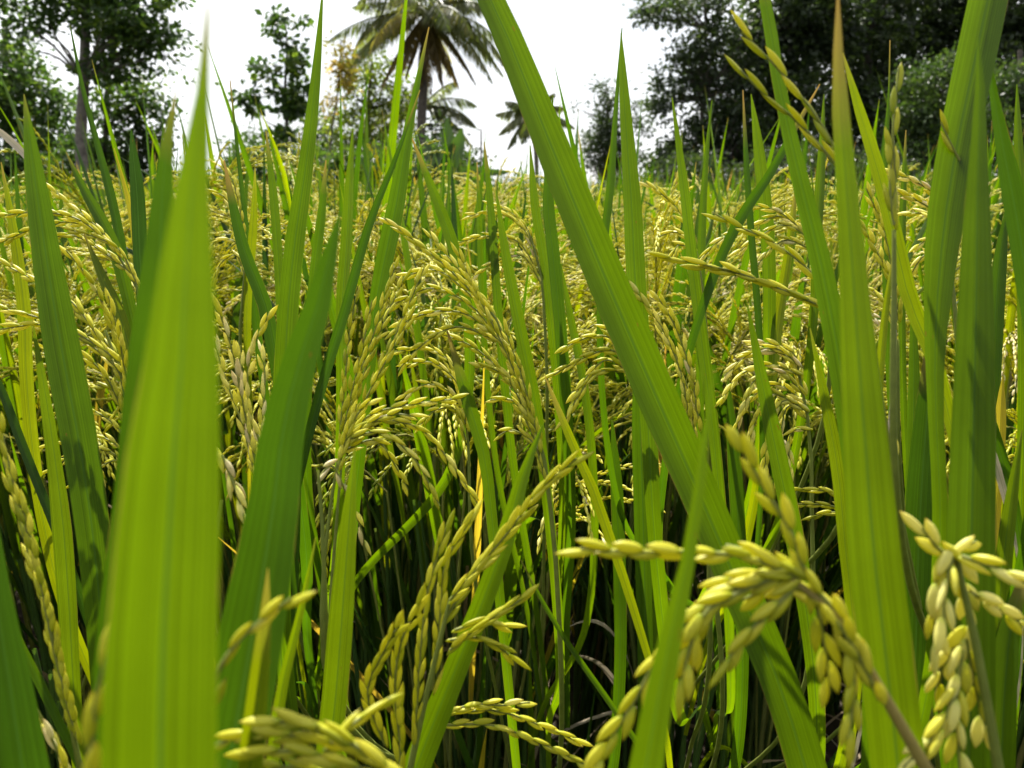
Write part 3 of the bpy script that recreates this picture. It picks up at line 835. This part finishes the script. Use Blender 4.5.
# E: right side
E = Front(HERO_BASES[4], 'rice plant at the right with broad upright leaves and a pale drooping head in front', 8, 3, .5)
E.leaf([(838, -6, 2), (838, 50, 9), (840, 100, 15), (846, 180, 19), (852, 260, 25), (859, 360, 34), (866, 450, 42), (873, 543, 48), (884, 640, 50), (898, 768, 50)], .2, .772, .28, twist=-.2, label='blurred upright leaf with a browned tip')
E.leaf([(755, -40, 6), (765, 0, 11), (779, 85, 12), (798, 171, 16), (820, 260, 20), (836, 340, 22), (850, 430, 22), (862, 520, 22), (870, 620, 20)], .3, .5, .3)
E.leaf([(843, 53, 1), (855, 96, 8), (876, 164, 13), (893, 230, 15), (910, 300, 16), (934, 360, 15), (950, 420, 12), (962, 480, 12)], .34, .84, .25)
E.leaf([(1052, -290, 2), (1036, -200, 16), (1014, -100, 30), (990, -10, 35), (975, 60, 36), (958, 140, 35), (945, 220, 33), (938, 290, 26), (935, 350, 18), (936, 420, 14), (940, 500, 14)], .3, .63, .35)
E.leaf([(978, 38, 1), (980, 90, 9), (979, 140, 14), (977, 220, 24), (976, 300, 31), (974, 400, 37), (972, 500, 42), (970, 600, 44), (968, 768, 46)], .24, .605, .32, twist=.2)
E.leaf([(986, 30, 1), (993, 90, 7), (1004, 150, 15), (1014, 200, 21), (1026, 270, 23), (1038, 350, 23)], .3, .35, .4, twist=.7)
E.leaf([(1022, 430, 1), (1014, 480, 9), (1006, 540, 14), (1000, 600, 16), (996, 690, 16)], .34, .78)
E.leaf([(978, 368, 2), (990, 420, 10), (1005, 470, 11), (1018, 530, 10)], .38, .3)
E.leaf([(1003, 376, 1), (1001, 408, 9), (1000, 455, 9)], .42, .965)
E.leaf([(930, 325, 2), (928, 400, 20), (922, 480, 26), (918, 560, 28), (915, 660, 28)], .38, .3, .3)
E.leaf([(912, 296, 2), (914, 370, 10), (913, 440, 12), (910, 530, 12)], .42, .5)
E.leaf([(894, 252, 1), (887, 300, 6), (880, 370, 8), (876, 440, 8)], .38, .88)
E.leaf([(1030, 560, 2), (1012, 620, 18), (1004, 690, 26), (1000, 768, 30)], .3, .6)
E.leaf([(992, 448, 5), (998, 470, 7), (1006, 500, 6), (1012, 525, 4)], .36, .9, .2, mat=M_DRY, label='pale strip standing in for the white sheen on a leaf', run=True)  # glossy highlight of a leaf, put in as a strip of pale colour
E.leaf([(896, 330, 2), (893, 390, 4), (888, 450, 4), (886, 500, 4)], .33, .95, .2, mat=M_DRY, label='thin bleached dead leaf')
E.panicle([(1010, 840), (990, 720), (972, 625), (962, 578), (956, 556)], [[(960, 562), (938, 548), (922, 528)], [(945, 556), (936, 590), (935, 620), (938, 652)], [(955, 552), (962, 580), (968, 605), (975, 636)], [(945, 562), (958, 549), (976, 541)], [(962, 556), (990, 566), (1035, 588)], [(970, 592), (995, 606), (1035, 634)], [(964, 632), (944, 666), (936, 695)], [(966, 640), (976, 690), (987, 742)], [(962, 650), (957, 710), (960, 775)], [(958, 690), (935, 735), (903, 768)], [(952, 556), (948, 580), (944, 604), (945, 630)]], .2, glen=.0086, rn=.82, gap=.47, single=True, jit=.008, wk=.34, splay=.2, label='near drooping head of pale cream grains')
E.panicle([(890, 620), (888, 560)], [[(890, 540), (891, 500), (892, 450)]], .3, rn=.93, gap=.8)

# I: top right upright heads
I = Front(HERO_BASES[8], 'rice plant at the right, upright unfilled heads against the dark trees', 8, 5)
I.panicle([(870, 330), (856, 220), (842, 170)], [[(842, 165), (825, 130), (800, 95), (768, 58), (742, 32)], [(840, 170), (815, 140), (790, 115), (765, 95), (740, 70)]], .27, glen=.0125, rn=.2, gap=.74, single=True, jit=0, wk=.185, splay=.05)
I.panicle([(893, 420), (894, 300), (894, 230)], [[(893, 215), (895, 170), (893, 135), (896, 95), (899, 66)], [(894, 225), (890, 185), (892, 155)]], .27, glen=.011, rn=.2, gap=.66, single=True, jit=0, wk=.22, splay=.06)
I.panicle([(985, 300), (972, 200)], [[(965, 170), (950, 142), (941, 122)]], .3, glen=.0095, rn=.3, gap=.8, single=True, jit=0, wk=.25, splay=.06)
I.panicle([(960, 380), (952, 280), (944, 220)], [[(946, 232), (935, 195), (912, 180), (876, 169)], [(946, 242), (930, 205), (904, 195)], [(946, 250), (926, 214), (902, 214)], [(942, 262), (930, 240), (912, 250)], [(944, 240), (934, 212), (916, 200), (892, 190)], [(945, 270), (926, 255), (910, 275)]], .42, rn=.82)
I.panicle([(898, 420), (898, 340)], [[(898, 310), (891, 262), (882, 225), (866, 188)], [(898, 320), (890, 280), (876, 250), (862, 225)], [(896, 330), (882, 300), (868, 290), (862, 305)]], .4, rn=.5)
I.leaf([(1017, 84, 1), (1018, 130, 7), (1020, 180, 10), (1022, 240, 11), (1024, 330, 11)], .5, .7)
I.leaf([(890, 40, 1), (889, 90, 2), (886, 150, 5), (885, 220, 6), (886, 300, 6)], .5, .45)
I.leaf([(906, 130, 1), (904, 180, 5), (902, 250, 7), (902, 320, 7)], .55, .6)
I.leaf([(1008, 200, 1), (1000, 260, 12), (994, 340, 15), (990, 420, 15)], .45, .4)

# H: right of centre
H = Front(HERO_BASES[7], 'rice plant right of centre with straight green leaves and grain heads drooping left', 9, 6)
H.leaf([(621, 33, 1), (623, 80, 9), (627, 137, 14), (632, 205, 19), (635, 270, 21), (640, 340, 20), (648, 420, 18), (652, 500, 16)], .4, .625, .3)
H.leaf([(622, 28, 1), (615, 120, 5), (610, 190, 8), (604, 240, 8), (600, 310, 7)], .5, .4)
H.leaf([(672, 97, 1), (679, 150, 7), (684, 190, 10), (693, 270, 12), (703, 350, 13), (712, 420, 12), (720, 500, 11)], .42, .68)
H.leaf([(743, 90, 1), (747, 171, 6), (752, 240, 7), (758, 310, 7), (762, 390, 6)], .45, .3)
H.leaf([(751, 94, 1), (756, 130, 8), (760, 164, 12), (766, 219, 14), (769, 300, 13)], .5, .74)
H.leaf([(820, 84, 1), (795, 128, 6), (766, 180, 9), (742, 215, 11), (722, 255, 10), (700, 315, 9)], .4, .3, .3, twist=.4)
H.leaf([(747, 303, 1), (759, 366, 11), (773, 435, 17), (788, 506, 19), (800, 570, 19), (812, 650, 18)], .37, .7, .28)
H.leaf([(810, 328, 1), (828, 414, 11), (838, 470, 13), (845, 543, 13), (852, 610, 12)], .36, .82)
H.leaf([(796, 185, 1), (792, 225, 7), (786, 269, 9), (778, 320, 11), (772, 380, 10)], .5, .9)
H.leaf([(824, 94, 1), (821, 171, 9), (818, 219, 10), (815, 300, 9)], .45, .72)
H.leaf([(712, 100, 1), (706, 160, 5), (702, 230, 8), (700, 320, 8)], .62, .55)
H.leaf([(728, 380, 2), (733, 440, 12), (738, 520, 14), (742, 600, 13)], .48, .4)
H.panicle([(720, 640), (700, 500), (665, 410), (640, 368)], [[(636, 366), (610, 350), (580, 360), (548, 378)], [(632, 362), (605, 336), (580, 340), (558, 353)], [(628, 372), (600, 372), (576, 400), (562, 426)], [(642, 352), (625, 332), (600, 328)], [(632, 374), (606, 360), (586, 378), (570, 404)]], .42, rn=.5)
H.panicle([(710, 600), (705, 500), (692, 430)], [[(690, 430), (680, 370), (660, 325), (633, 288)], [(700, 430), (690, 370), (672, 320), (655, 293)], [(695, 440), (690, 400), (676, 355), (660, 330)]], .4, rn=.68)
H.panicle([(812, 640), (812, 520), (808, 420), (798, 370)], [[(805, 392), (785, 355), (755, 352), (724, 376)], [(800, 375), (770, 365), (740, 375), (721, 402)], [(805, 402), (775, 385), (750, 400), (734, 432)], [(808, 412), (785, 400), (770, 430), (764, 472)], [(800, 367), (780, 350), (748, 350)], [(810, 430), (795, 430), (790, 472)], [(804, 395), (780, 372), (757, 378), (742, 410)], [(808, 420), (790, 405), (780, 440), (778, 480)], [(800, 380), (792, 352), (775, 345), (752, 341)], [(806, 410), (770, 395), (756, 420), (748, 450)]], .43, rn=.78)
H.panicle([(872, 640), (862, 540)], [[(858, 510), (830, 492), (796, 490)], [(858, 512), (825, 505), (796, 504)], [(858, 520), (830, 512), (808, 520)]], .42, rn=.5)
H.panicle([(860, 420), (850, 350), (838, 315)], [([(838, 313), (790, 293), (745, 275), (700, 264), (658, 257)], 0.0), ([(820, 306), (775, 287), (730, 272), (690, 266)], .002), ([(848, 318), (800, 262), (765, 238), (735, 225), (712, 212)], .01)], .36, glen=.0125, rn=.4, gap=.66, single=True, wk=.21, splay=.07)
H.panicle([(830, 350), (822, 280), (805, 235)], [[(810, 235), (780, 216), (750, 228), (720, 240), (702, 258)], [(812, 240), (785, 225), (760, 236), (735, 255)], [(805, 232), (775, 210), (750, 205)], [(812, 250), (785, 240), (765, 255), (750, 280)]], .48, rn=.72)
H.panicle([(705, 320), (698, 260), (690, 228)], [[(690, 226), (672, 203), (645, 182)], [(692, 240), (675, 232), (658, 237)], [(694, 250), (680, 245), (668, 265)]], .5, rn=.65)

# dead leaves lying on the mud: nobody could count them
dl = MB()
for k in range(900):
    y = rng.uniform(.15, 3.2); x = rng.uniform(-1, 1) * (.7 * y + .25)
    a = rng.uniform(0, 6.28); ln = rng.uniform(.08, .28)
    p0 = np.array((x, y, rng.uniform(.008, .05)))
    dv = np.array((math.cos(a), math.sin(a), rng.normal(0, .12)))
    mid_ = p0 + dv * ln * .5 + np.array((0, 0, rng.uniform(.005, .03)))
    add_leaf(dl, [p0, mid_, p0 + dv * ln], [.002, rng.uniform(.004, .009), .001], (rng.normal(0, .4), rng.normal(0, .4), 1), n=6, c=3, rnd=rng.random())
tag(dl.build('dead_leaves', M_DRY), 'dry straw and dead rice leaves strewn on the mud', 'dead leaves', kind='stuff')

# ------------------------------------------------------------------ trees
def leaf_cards(mb, ctr, dirs, size, wk, rnd):
    """Many small pointed leaves: each a folded four-point blade."""
    n = len(ctr)
    d = nrm(dirs)
    ref = rng.normal(0, 1, (n, 3))
    s_ = nrm(np.cross(d, ref)); nn = np.cross(s_, d)
    sz = size[:, None]
    a = ctr; b = ctr + d * sz * .5 + s_ * sz * wk * .5 + nn * sz * .06
    c = ctr + d * sz; e = ctr + d * sz * .5 - s_ * sz * wk * .5 + nn * sz * .06
    v = np.stack([a, b, c, e], 1).reshape(-1, 3)
    q = np.arange(n * 4).reshape(n, 4)
    mb.add(v, np.tile([.5, 1, .5, 0], n), np.tile([1, .5, 0, .5], n), np.repeat(rnd, 4), quads=q)

def tree(name, label, cat, D, trunk, blobs, leaf, mat, barkm=M_BARKD, wk=.5, clump=.35, group='trees beyond the rice', extra=None, twigs=True):
    """trunk: list of (px, py, width px) from the top down; blobs: (cx, cy, rx, ry, number of clumps, leaves per clump)."""
    k = D / FPX
    tp = [P(x, y, D) for x, y, _ in trunk]
    tw_ = [w_ * k * .5 for _, _, w_ in trunk]
    base = tp[-1].copy()
    base[2] = 0
    e = empty(name, base)
    tag(e, label, cat, group)
    tb = MB()
    add_tube(tb, np.array(tp + [base + (0, 0, -.05)]) - base, tw_ + [tw_[-1] * 1.3], n=18, sides=8)
    cb = MB()
    tpa = np.array(tp)
    for cx, cy, rx, ry, nc, nl in blobs:
        c0 = P(cx, cy, D)
        for i in range(nc):
            u = rng.normal(0, 1, 3); u = u / np.linalg.norm(u) * rng.uniform(.15, 1) ** .5
            cc = c0 + RT * u[0] * rx * k + np.array((0, 1, 0)) * u[1] * max(rx, ry) * k * .8 + np.array((0, 0, 1)) * u[2] * ry * k
            if cc[2] < .3: cc[2] = .3 + rng.random() * .4
            r = clump * rng.uniform(.6, 1.3)
            n = int(nl * rng.uniform(.6, 1.3))
            off_ = rng.normal(0, 1, (n, 3)) * (r * .55, r * .55, r * .38)
            dirs = off_ / (r + 1e-6) + rng.normal(0, .55, (n, 3)) + (0, 0, -.25)
            leaf_cards(cb, cc + off_ - base, dirs, leaf * rng.uniform(.6, 1.25, n), wk, np.clip(rng.normal(.45, .25) + rng.normal(0, .12, n), 0, 1))
            if twigs and i % 3 == 0:
                j = int(np.argmin(np.linalg.norm(tpa - cc, axis=1) + np.where(tpa[:, 2] > cc[2] + .3, 3.0, 0)))
                st_ = tpa[j]
                md = (st_ + cc) / 2 + (0, 0, np.linalg.norm(cc - st_) * .06) + rng.normal(0, .12, 3)
                rr = min(tw_[j] * .45, .05)
                add_tube(tb, np.array([st_, md, cc]) - base, [rr, rr * .6, .008], n=6, sides=4)
    tb.build('trunk', barkm, e)
    cb.build('crown', mat, e, smooth=False)
    return e

def bush(label, D, blobs, leaf, mat, name='bush', cat='bush', clump=.3, wk=.5):
    cx = float(np.mean([b[0] for b in blobs]))
    return tree(name, label, cat, D, [(cx, min(b[1] for b in blobs), 1.5), (cx, 200, 3)], blobs, leaf, mat, wk=wk, clump=clump, group='bushes along the far edge of the field')

# left grove
tree('broadleaf_tree', 'tall broadleaf tree with pale grey trunk, leftmost of the grove, filling the top left corner', 'tree', 18,
     [(88, -70, 6), (86, 0, 8), (84, 80, 10), (81, 140, 11), (85, 200, 12)],
     [(70, -40, 80, 40, 44, 64), (60, 8, 24, 22, 12, 57), (122, 20, 40, 32, 34, 64), (152, 50, 24, 24, 14, 45), (112, 66, 28, 18, 14, 53), (170, 34, 16, 8, 5, 30), (148, -10, 34, 24, 16, 57), (8, 6, 30, 16, 8, 49), (28, 40, 22, 16, 8, 45)], .165, M_T1, M_BARK, wk=.6, clump=.38)
tree('broadleaf_tree', 'slim dark tree with thin trunk beside the pale trunk in the left grove', 'tree', 20.5,
     [(112, 30, 3), (108, 80, 4.5), (106, 130, 5), (104, 200, 6)],
     [(138, 96, 24, 20, 14, 53), (116, 110, 28, 20, 14, 53), (158, 112, 14, 14, 6, 38), (184, 80, 5, 5, 2, 17), (95, 150, 30, 20, 14, 57)], .17, M_T1, wk=.6, clump=.4)
tree('broadleaf_tree', 'dense dark tree at the left picture edge below the taller crown', 'tree', 23,
     [(5, 20, 5), (8, 100, 8), (10, 200, 10)],
     [(8, 110, 45, 46, 40, 68), (48, 124, 30, 36, 24, 64), (20, 70, 30, 20, 12, 57), (-40, 80, 60, 70, 50, 68)], .19, M_T1, wk=.6, clump=.45)
bush('dark leafy bush under the grove at the left edge', 22, [(20, 185, 45, 40, 60, 95), (-30, 180, 40, 40, 40, 95)], .2, M_T1)
bush('dark bush at the foot of the two grove trunks', 22, [(95, 180, 42, 38, 60, 95)], .19, M_T1)
bush('bush with gaps at the right end of the left grove', 21, [(146, 160, 22, 40, 30, 72), (176, 195, 34, 18, 24, 76)], .18, M_T2)
# slender tree against the sky
tree('slender_tree', 'slender open tree with separate leaf clumps standing alone against the white sky', 'tree', 24,
     [(285, 14, 1.2), (287, 50, 2), (285, 90, 3), (287, 130, 3.5), (286, 200, 4)],
     [(284, 20, 22, 4, 9, 14), (275, 30, 12, 2, 4, 10), (292, 46, 12, 8, 4, 20), (294, 64, 10, 14, 6, 28), (266, 70, 9, 10, 4, 28), (248, 104, 8, 14, 6, 30), (290, 108, 13, 16, 9, 30), (304, 86, 6, 8, 3, 24), (282, 136, 14, 10, 6, 26), (270, 96, 6, 6, 2, 20)], .26, M_T1, wk=.65, clump=.24)
bush('low dark bush at the foot of the slender tree', 22, [(262, 168, 32, 26, 46, 46), (302, 172, 28, 22, 32, 46), (225, 184, 26, 14, 20, 44), (318, 160, 12, 16, 8, 36)], .16, M_T1)
# tree with yellowing leaves beside the palm
tree('broadleaf_tree', 'loose yellow-green tree left of and behind the coconut palm', 'tree', 29,
     [(372, 60, 2), (368, 110, 4), (370, 200, 6)],
     [(372, 92, 32, 22, 24, 30), (350, 130, 28, 20, 22, 30), (392, 128, 30, 24, 26, 32), (358, 70, 22, 12, 10, 26), (344, 108, 14, 12, 7, 26), (390, 64, 16, 14, 8, 28), (370, 152, 42, 18, 34, 40), (400, 100, 18, 26, 14, 28)], .2, M_T6, wk=.5, clump=.42)
tree('broadleaf_tree', 'small tree with orange-brown dying leaves left of the palm crown', 'tree', 25,
     [(341, 40, 1.2), (338, 90, 1.6), (332, 130, 2), (330, 200, 3)],
     [(342, 70, 9, 12, 10, 44), (338, 50, 12, 10, 8, 24), (346, 88, 7, 8, 6, 26), (333, 105, 9, 8, 6, 22)], .17, M_T4, wk=.4, clump=.25)
bush('dark bush below the palm trunk', 21, [(385, 168, 34, 24, 50, 50), (345, 172, 26, 24, 34, 48), (440, 170, 28, 24, 40, 48), (462, 182, 22, 12, 18, 46), (404, 150, 14, 14, 10, 40)], .17, M_T1)

def frond(mb, hub, az, el, length, droop, dry=.3, leafl=.55, npair=60, base=None, sag=1.2, wdt=.06):
    s = np.linspace(0, 1, 12)
    out_ = np.array((math.cos(az), math.sin(az), 0)); zz = np.array((0, 0, 1.0))
    p = hub + (out_ * math.cos(el) + zz * math.sin(el)) * (s * length)[:, None] - zz * (droop * length * s ** 2.1)[:, None] - out_ * (droop * .25 * length * s ** 3)[:, None]
    add_tube(mb, p - base, np.linspace(.045, .008, 12), n=12, sides=4, rnd=.5)
    t = nrm(np.gradient(p, axis=0))
    ll, cc, dd = [], [], []
    for k in range(npair * 2):
        u = .12 + .88 * (k // 2) / npair
        i = min(int(u * 11), 10); f = u * 11 - i
        x = p[i] * (1 - f) + p[i + 1] * f
        tt = t[i]
        sd_ = nrm(np.cross(tt, zz)) * (1 if k % 2 else -1)
        d = nrm(sd_ * .85 + tt * .55 - zz * sag * rng.uniform(.5, 1.2))
        ln = leafl * math.sin(math.pi * (.22 + .74 * u)) * rng.uniform(.8, 1.1)
        s1 = nrm(np.cross(d, zz + rng.normal(0, .3, 3)))
        m1 = x + d * ln * .5 - zz * ln * .02; e1 = x + d * ln - zz * ln * .18
        v = np.array([x - s1 * wdt * .3, x + s1 * wdt * .3, m1 + s1 * wdt * .5, m1 - s1 * wdt * .5, e1])
        mb.add(v - base, .5, .5, np.clip(dry + rng.normal(0, .15), 0, 1), quads=[[0, 1, 2, 3]], tris=[[3, 2, 4]])

def palm(label, D, hubpx, trunk, fronds, length, scale=1.0, dryfr=(), npair=52, wdt=.046):
    k = D / FPX
    hub = P(hubpx[0], hubpx[1], D)
    tp = [P(x, y, D) for x, y, _ in trunk]
    base = tp[-1].copy(); base[2] = 0
    e = empty('coconut_palm', base)
    tag(e, label, 'palm tree', 'palms beyond the rice')
    tb = MB()
    rr = [w_ * k * .5 for _, _, w_ in trunk]
    add_tube(tb, np.array([hub + (0, 0, .1)] + tp + [base]) - base, [rr[0] * .7] + rr + [rr[-1] * 1.4], n=26, sides=10)
    tb.build('trunk', M_PBARK, e)
    for az, el, dr in fronds:
        b = MB(); frond(b, hub, R(az), R(el), length * rng.uniform(.88, 1.1), dr, rng.uniform(.15, .85), .80 * scale, base=base, npair=npair, wdt=wdt)
        b.build('frond', M_PALM, e, smooth=False)
    for az, el, dr in dryfr:
        b = MB(); frond(b, hub, R(az), R(el), length * rng.uniform(.6, .8), dr, rng.uniform(.3, .8), .5 * scale, base=base, npair=npair)
        o = b.build('frond', M_PDRY, e, smooth=False); o['label'] = 'dry brown hanging palm frond'
    return e

palm('tall coconut palm with a wide drooping crown and brown hanging fronds, centre left', 27, (426, 14),
     [(426, 24, 9), (424, 60, 9.5), (422, 110, 9.5), (420, 170, 10)],
     [(180, 22, .30), (196, 2, .32), (165, 45, .28), (172, -12, .30), (5, 8, .50), (-12, 25, .45), (20, 38, .35), (-4, -14, .42), (60, 30, .5), (110, 40, .5), (250, 25, .5), (290, 10, .5), (215, -14, .42), (330, -18, .45), (140, 60, .3), (40, 66, .3), (188, 36, .5), (0, 55, .6), (160, 10, .5), (20, 5, .6), (275, 35, .6), (230, 5, .6), (310, 15, .6), (80, 5, .6), (184, -5, .5), (196, 12, .6), (352, 0, .6), (350, 30, .5)],
     3.4, 1.0, [(230, -50, .2), (300, -55, .2), (190, -48, .2), (350, -42, .25), (100, -60, .2), (30, -55, .2), (260, -68, .1), (320, -70, .1), (200, -66, .1), (340, -62, .15), (215, -45, .2), (280, -58, .2)])
palm('young palm with short dark fronds behind the tall palm trunk', 30, (422, 108),
     [(422, 114, 5), (423, 170, 6)],
     [(0, 28, .45), (20, 50, .4), (-15, 5, .4), (180, 20, .5), (165, -5, .45), (200, 45, .4), (100, 60, .4), (270, 50, .5), (8, -10, .5), (350, 12, .5), (190, 8, .5)], 2.6, .8, npair=40)
palm('small distant palm with thin spreading fronds, right of the tall palm', 58, (533, 112),
     [(534, 120, 5), (536, 150, 5), (537, 186, 5)],
     [(176, 10, .22), (160, 35, .3), (200, -12, .35), (10, 25, .3), (-10, 0, .35), (20, 50, .3), (250, -25, .4), (90, 60, .4), (215, -35, .3), (340, -30, .35)], 3.2, 1.3, npair=40, wdt=.14)

bush('wide mid green thicket behind the slender tree, filling the gap towards the palm', 31, [(250, 150, 26, 22, 22, 36), (318, 140, 22, 34, 26, 34), (235, 176, 30, 16, 24, 40), (300, 165, 30, 20, 26, 40), (340, 150, 24, 26, 24, 36)], .2, M_T5, clump=.45)
bush('loose thicket right of the palm trunk, low against the bright sky', 30, [(448, 150, 20, 24, 22, 36), (470, 172, 22, 14, 18, 36), (436, 130, 12, 14, 8, 28), (492, 184, 18, 7, 10, 30), (560, 186, 30, 6, 14, 30)], .2, M_T2, clump=.4)
# banana plant by the young palm
def banana(label, D, px, leaves):
    base = P(px, 190, D); base[2] = 0
    e = empty('banana_plant', base)
    tag(e, label, 'banana plant', 'bushes along the far edge of the field')
    b = MB(); add_tube(b, [(0, 0, 0), (0.02, 0, .5), (0, 0, 1.0)], [.13, .11, .07], n=8, sides=8, rnd=.3)
    b.build('stem', M_STEM, e)
    for pts in leaves:
        b = MB()
        p = np.array([P(x, y, D + z) for x, y, z, _ in pts]) - base
        p[-1] = (0, 0, .95)
        add_leaf(b, p, [q[3] * D / FPX for q in pts], (0.2, -1, .5), n=16, c=5, fold=.5, rnd=rng.uniform(.1, .5), wave=.12)
        b.build('leaf', M_T1, e)
banana('broad leaved banana plant among the dark bushes below the palm', 20, 446,
       [[(462, 128, 0, 2), (458, 145, 0, 14), (450, 165, 0, 16), (446, 175, 0, 5)], [(425, 135, .3, 2), (432, 150, .2, 14), (440, 166, 0, 15), (446, 175, 0, 5)],
        [(512, 172, .2, 2), (490, 173, .2, 8), (465, 172, 0, 9), (446, 175, 0, 4)], [(398, 142, .4, 2), (415, 152, .3, 9), (432, 166, 0, 9), (446, 175, 0, 4)],
        [(447, 118, .2, 2), (448, 140, .1, 13), (447, 160, 0, 14), (446, 175, 0, 5)], [(405, 172, -.3, 2), (420, 166, -.2, 10), (435, 168, 0, 10), (446, 175, 0, 4)]])

# trees on the right
tree('feathery_tree', 'hazy feathery tree standing alone left of the right hand wood', 'tree', 38,
     [(606, 84, 1.5), (608, 120, 3), (609, 200, 5)],
     [(605, 96, 13, 18, 22, 34), (612, 130, 24, 22, 44, 40), (596, 150, 15, 18, 20, 36), (622, 165, 24, 20, 40, 40), (640, 120, 9, 26, 18, 30), (575, 108, 9, 3, 4, 14), (580, 134, 6, 3, 3, 12), (610, 150, 22, 30, 40, 40)], .2, M_T2, wk=.45, clump=.4)
tree('feathery_tree', 'tall open tree with lacy crown at the left end of the right hand wood', 'tree', 30,
     [(704, -40, 2), (706, 30, 3.5), (702, 100, 4.5), (706, 200, 6)],
     [(690, 6, 46, 18, 52, 40), (664, 96, 17, 26, 28, 38), (690, 60, 26, 26, 36, 38), (720, 50, 28, 34, 46, 40), (684, 140, 26, 30, 42, 42), (722, 120, 26, 36, 46, 42), (650, 12, 18, 10, 12, 26), (668, 170, 26, 22, 34, 44), (742, 80, 18, 40, 34, 40), (710, 96, 22, 22, 24, 36), (740, 150, 30, 36, 50, 44), (690, 168, 40, 24, 50, 44)], .22, M_T2, wk=.5, clump=.42)
tree('tall_tree', 'tall dark tree with sky gaps near its top, between lacy tree and denser wood', 'tree', 31,
     [(792, -60, 5), (790, 40, 7), (788, 120, 8), (790, 200, 9)],
     [(780, 30, 46, 40, 90, 48), (780, 100, 44, 40, 90, 50), (770, 158, 46, 30, 70, 50), (800, -20, 60, 40, 70, 48), (835, 20, 30, 40, 50, 48), (750, 60, 26, 50, 46, 46)], .27, M_T2, wk=.6, clump=.45)
tree('tall_tree', 'dense dark tree behind the upright grain head at the right', 'tree', 33,
     [(872, -60, 5), (868, 40, 8), (870, 120, 9), (868, 200, 10)],
     [(860, 50, 52, 50, 100, 52), (855, 120, 50, 44, 100, 52), (870, 165, 56, 26, 80, 52), (890, -20, 60, 40, 70, 50)], .27, M_T2, wk=.6, clump=.48)
tree('tall_tree', 'dark tall tree at the top right corner', 'tree', 35,
     [(985, -70, 6), (980, 20, 9), (982, 120, 11), (980, 200, 12)],
     [(960, 20, 50, 36, 76, 50), (1010, 10, 50, 36, 76, 50), (1040, 60, 50, 60, 70, 50), (930, 0, 40, 40, 50, 50), (1000, -40, 70, 30, 50, 50), (1000, 66, 60, 34, 80, 50), (905, 60, 40, 40, 60, 50), (950, 130, 80, 50, 120, 50)], .27, M_T2, wk=.6, clump=.5)
tree('round_tree', 'lighter green round crowned tree in front of the dark wood at the right', 'tree', 27,
     [(945, 60, 4), (944, 120, 7), (946, 200, 9)],
     [(935, 92, 44, 30, 90, 60), (950, 130, 56, 34, 110, 60), (915, 120, 30, 34, 50, 58), (960, 68, 26, 18, 34, 56), (930, 165, 60, 24, 80, 58)], .14, M_T5, wk=.5, clump=.38)
tree('round_tree', 'mid green round tree at the right picture edge beside the lighter one', 'tree', 28,
     [(1020, 50, 4), (1022, 120, 7), (1020, 200, 9)],
     [(1015, 96, 34, 34, 70, 60), (1025, 140, 50, 36, 90, 60), (1060, 110, 50, 50, 60, 60)], .15, M_T5, wk=.5, clump=.4)
bush('dark thicket at the foot of the lacy tree', 24, [(690, 180, 50, 24, 90, 52), (640, 192, 40, 12, 34, 46)], .15, M_T2)
bush('dark thicket in the shade under the tall trees at the right', 25, [(790, 176, 60, 30, 120, 54), (870, 178, 50, 28, 100, 54)], .16, M_T2)
bush('dark thicket at the right picture edge under the round trees', 24, [(960, 188, 60, 18, 80, 54), (1040, 186, 50, 22, 60, 54)], .16, M_T2)
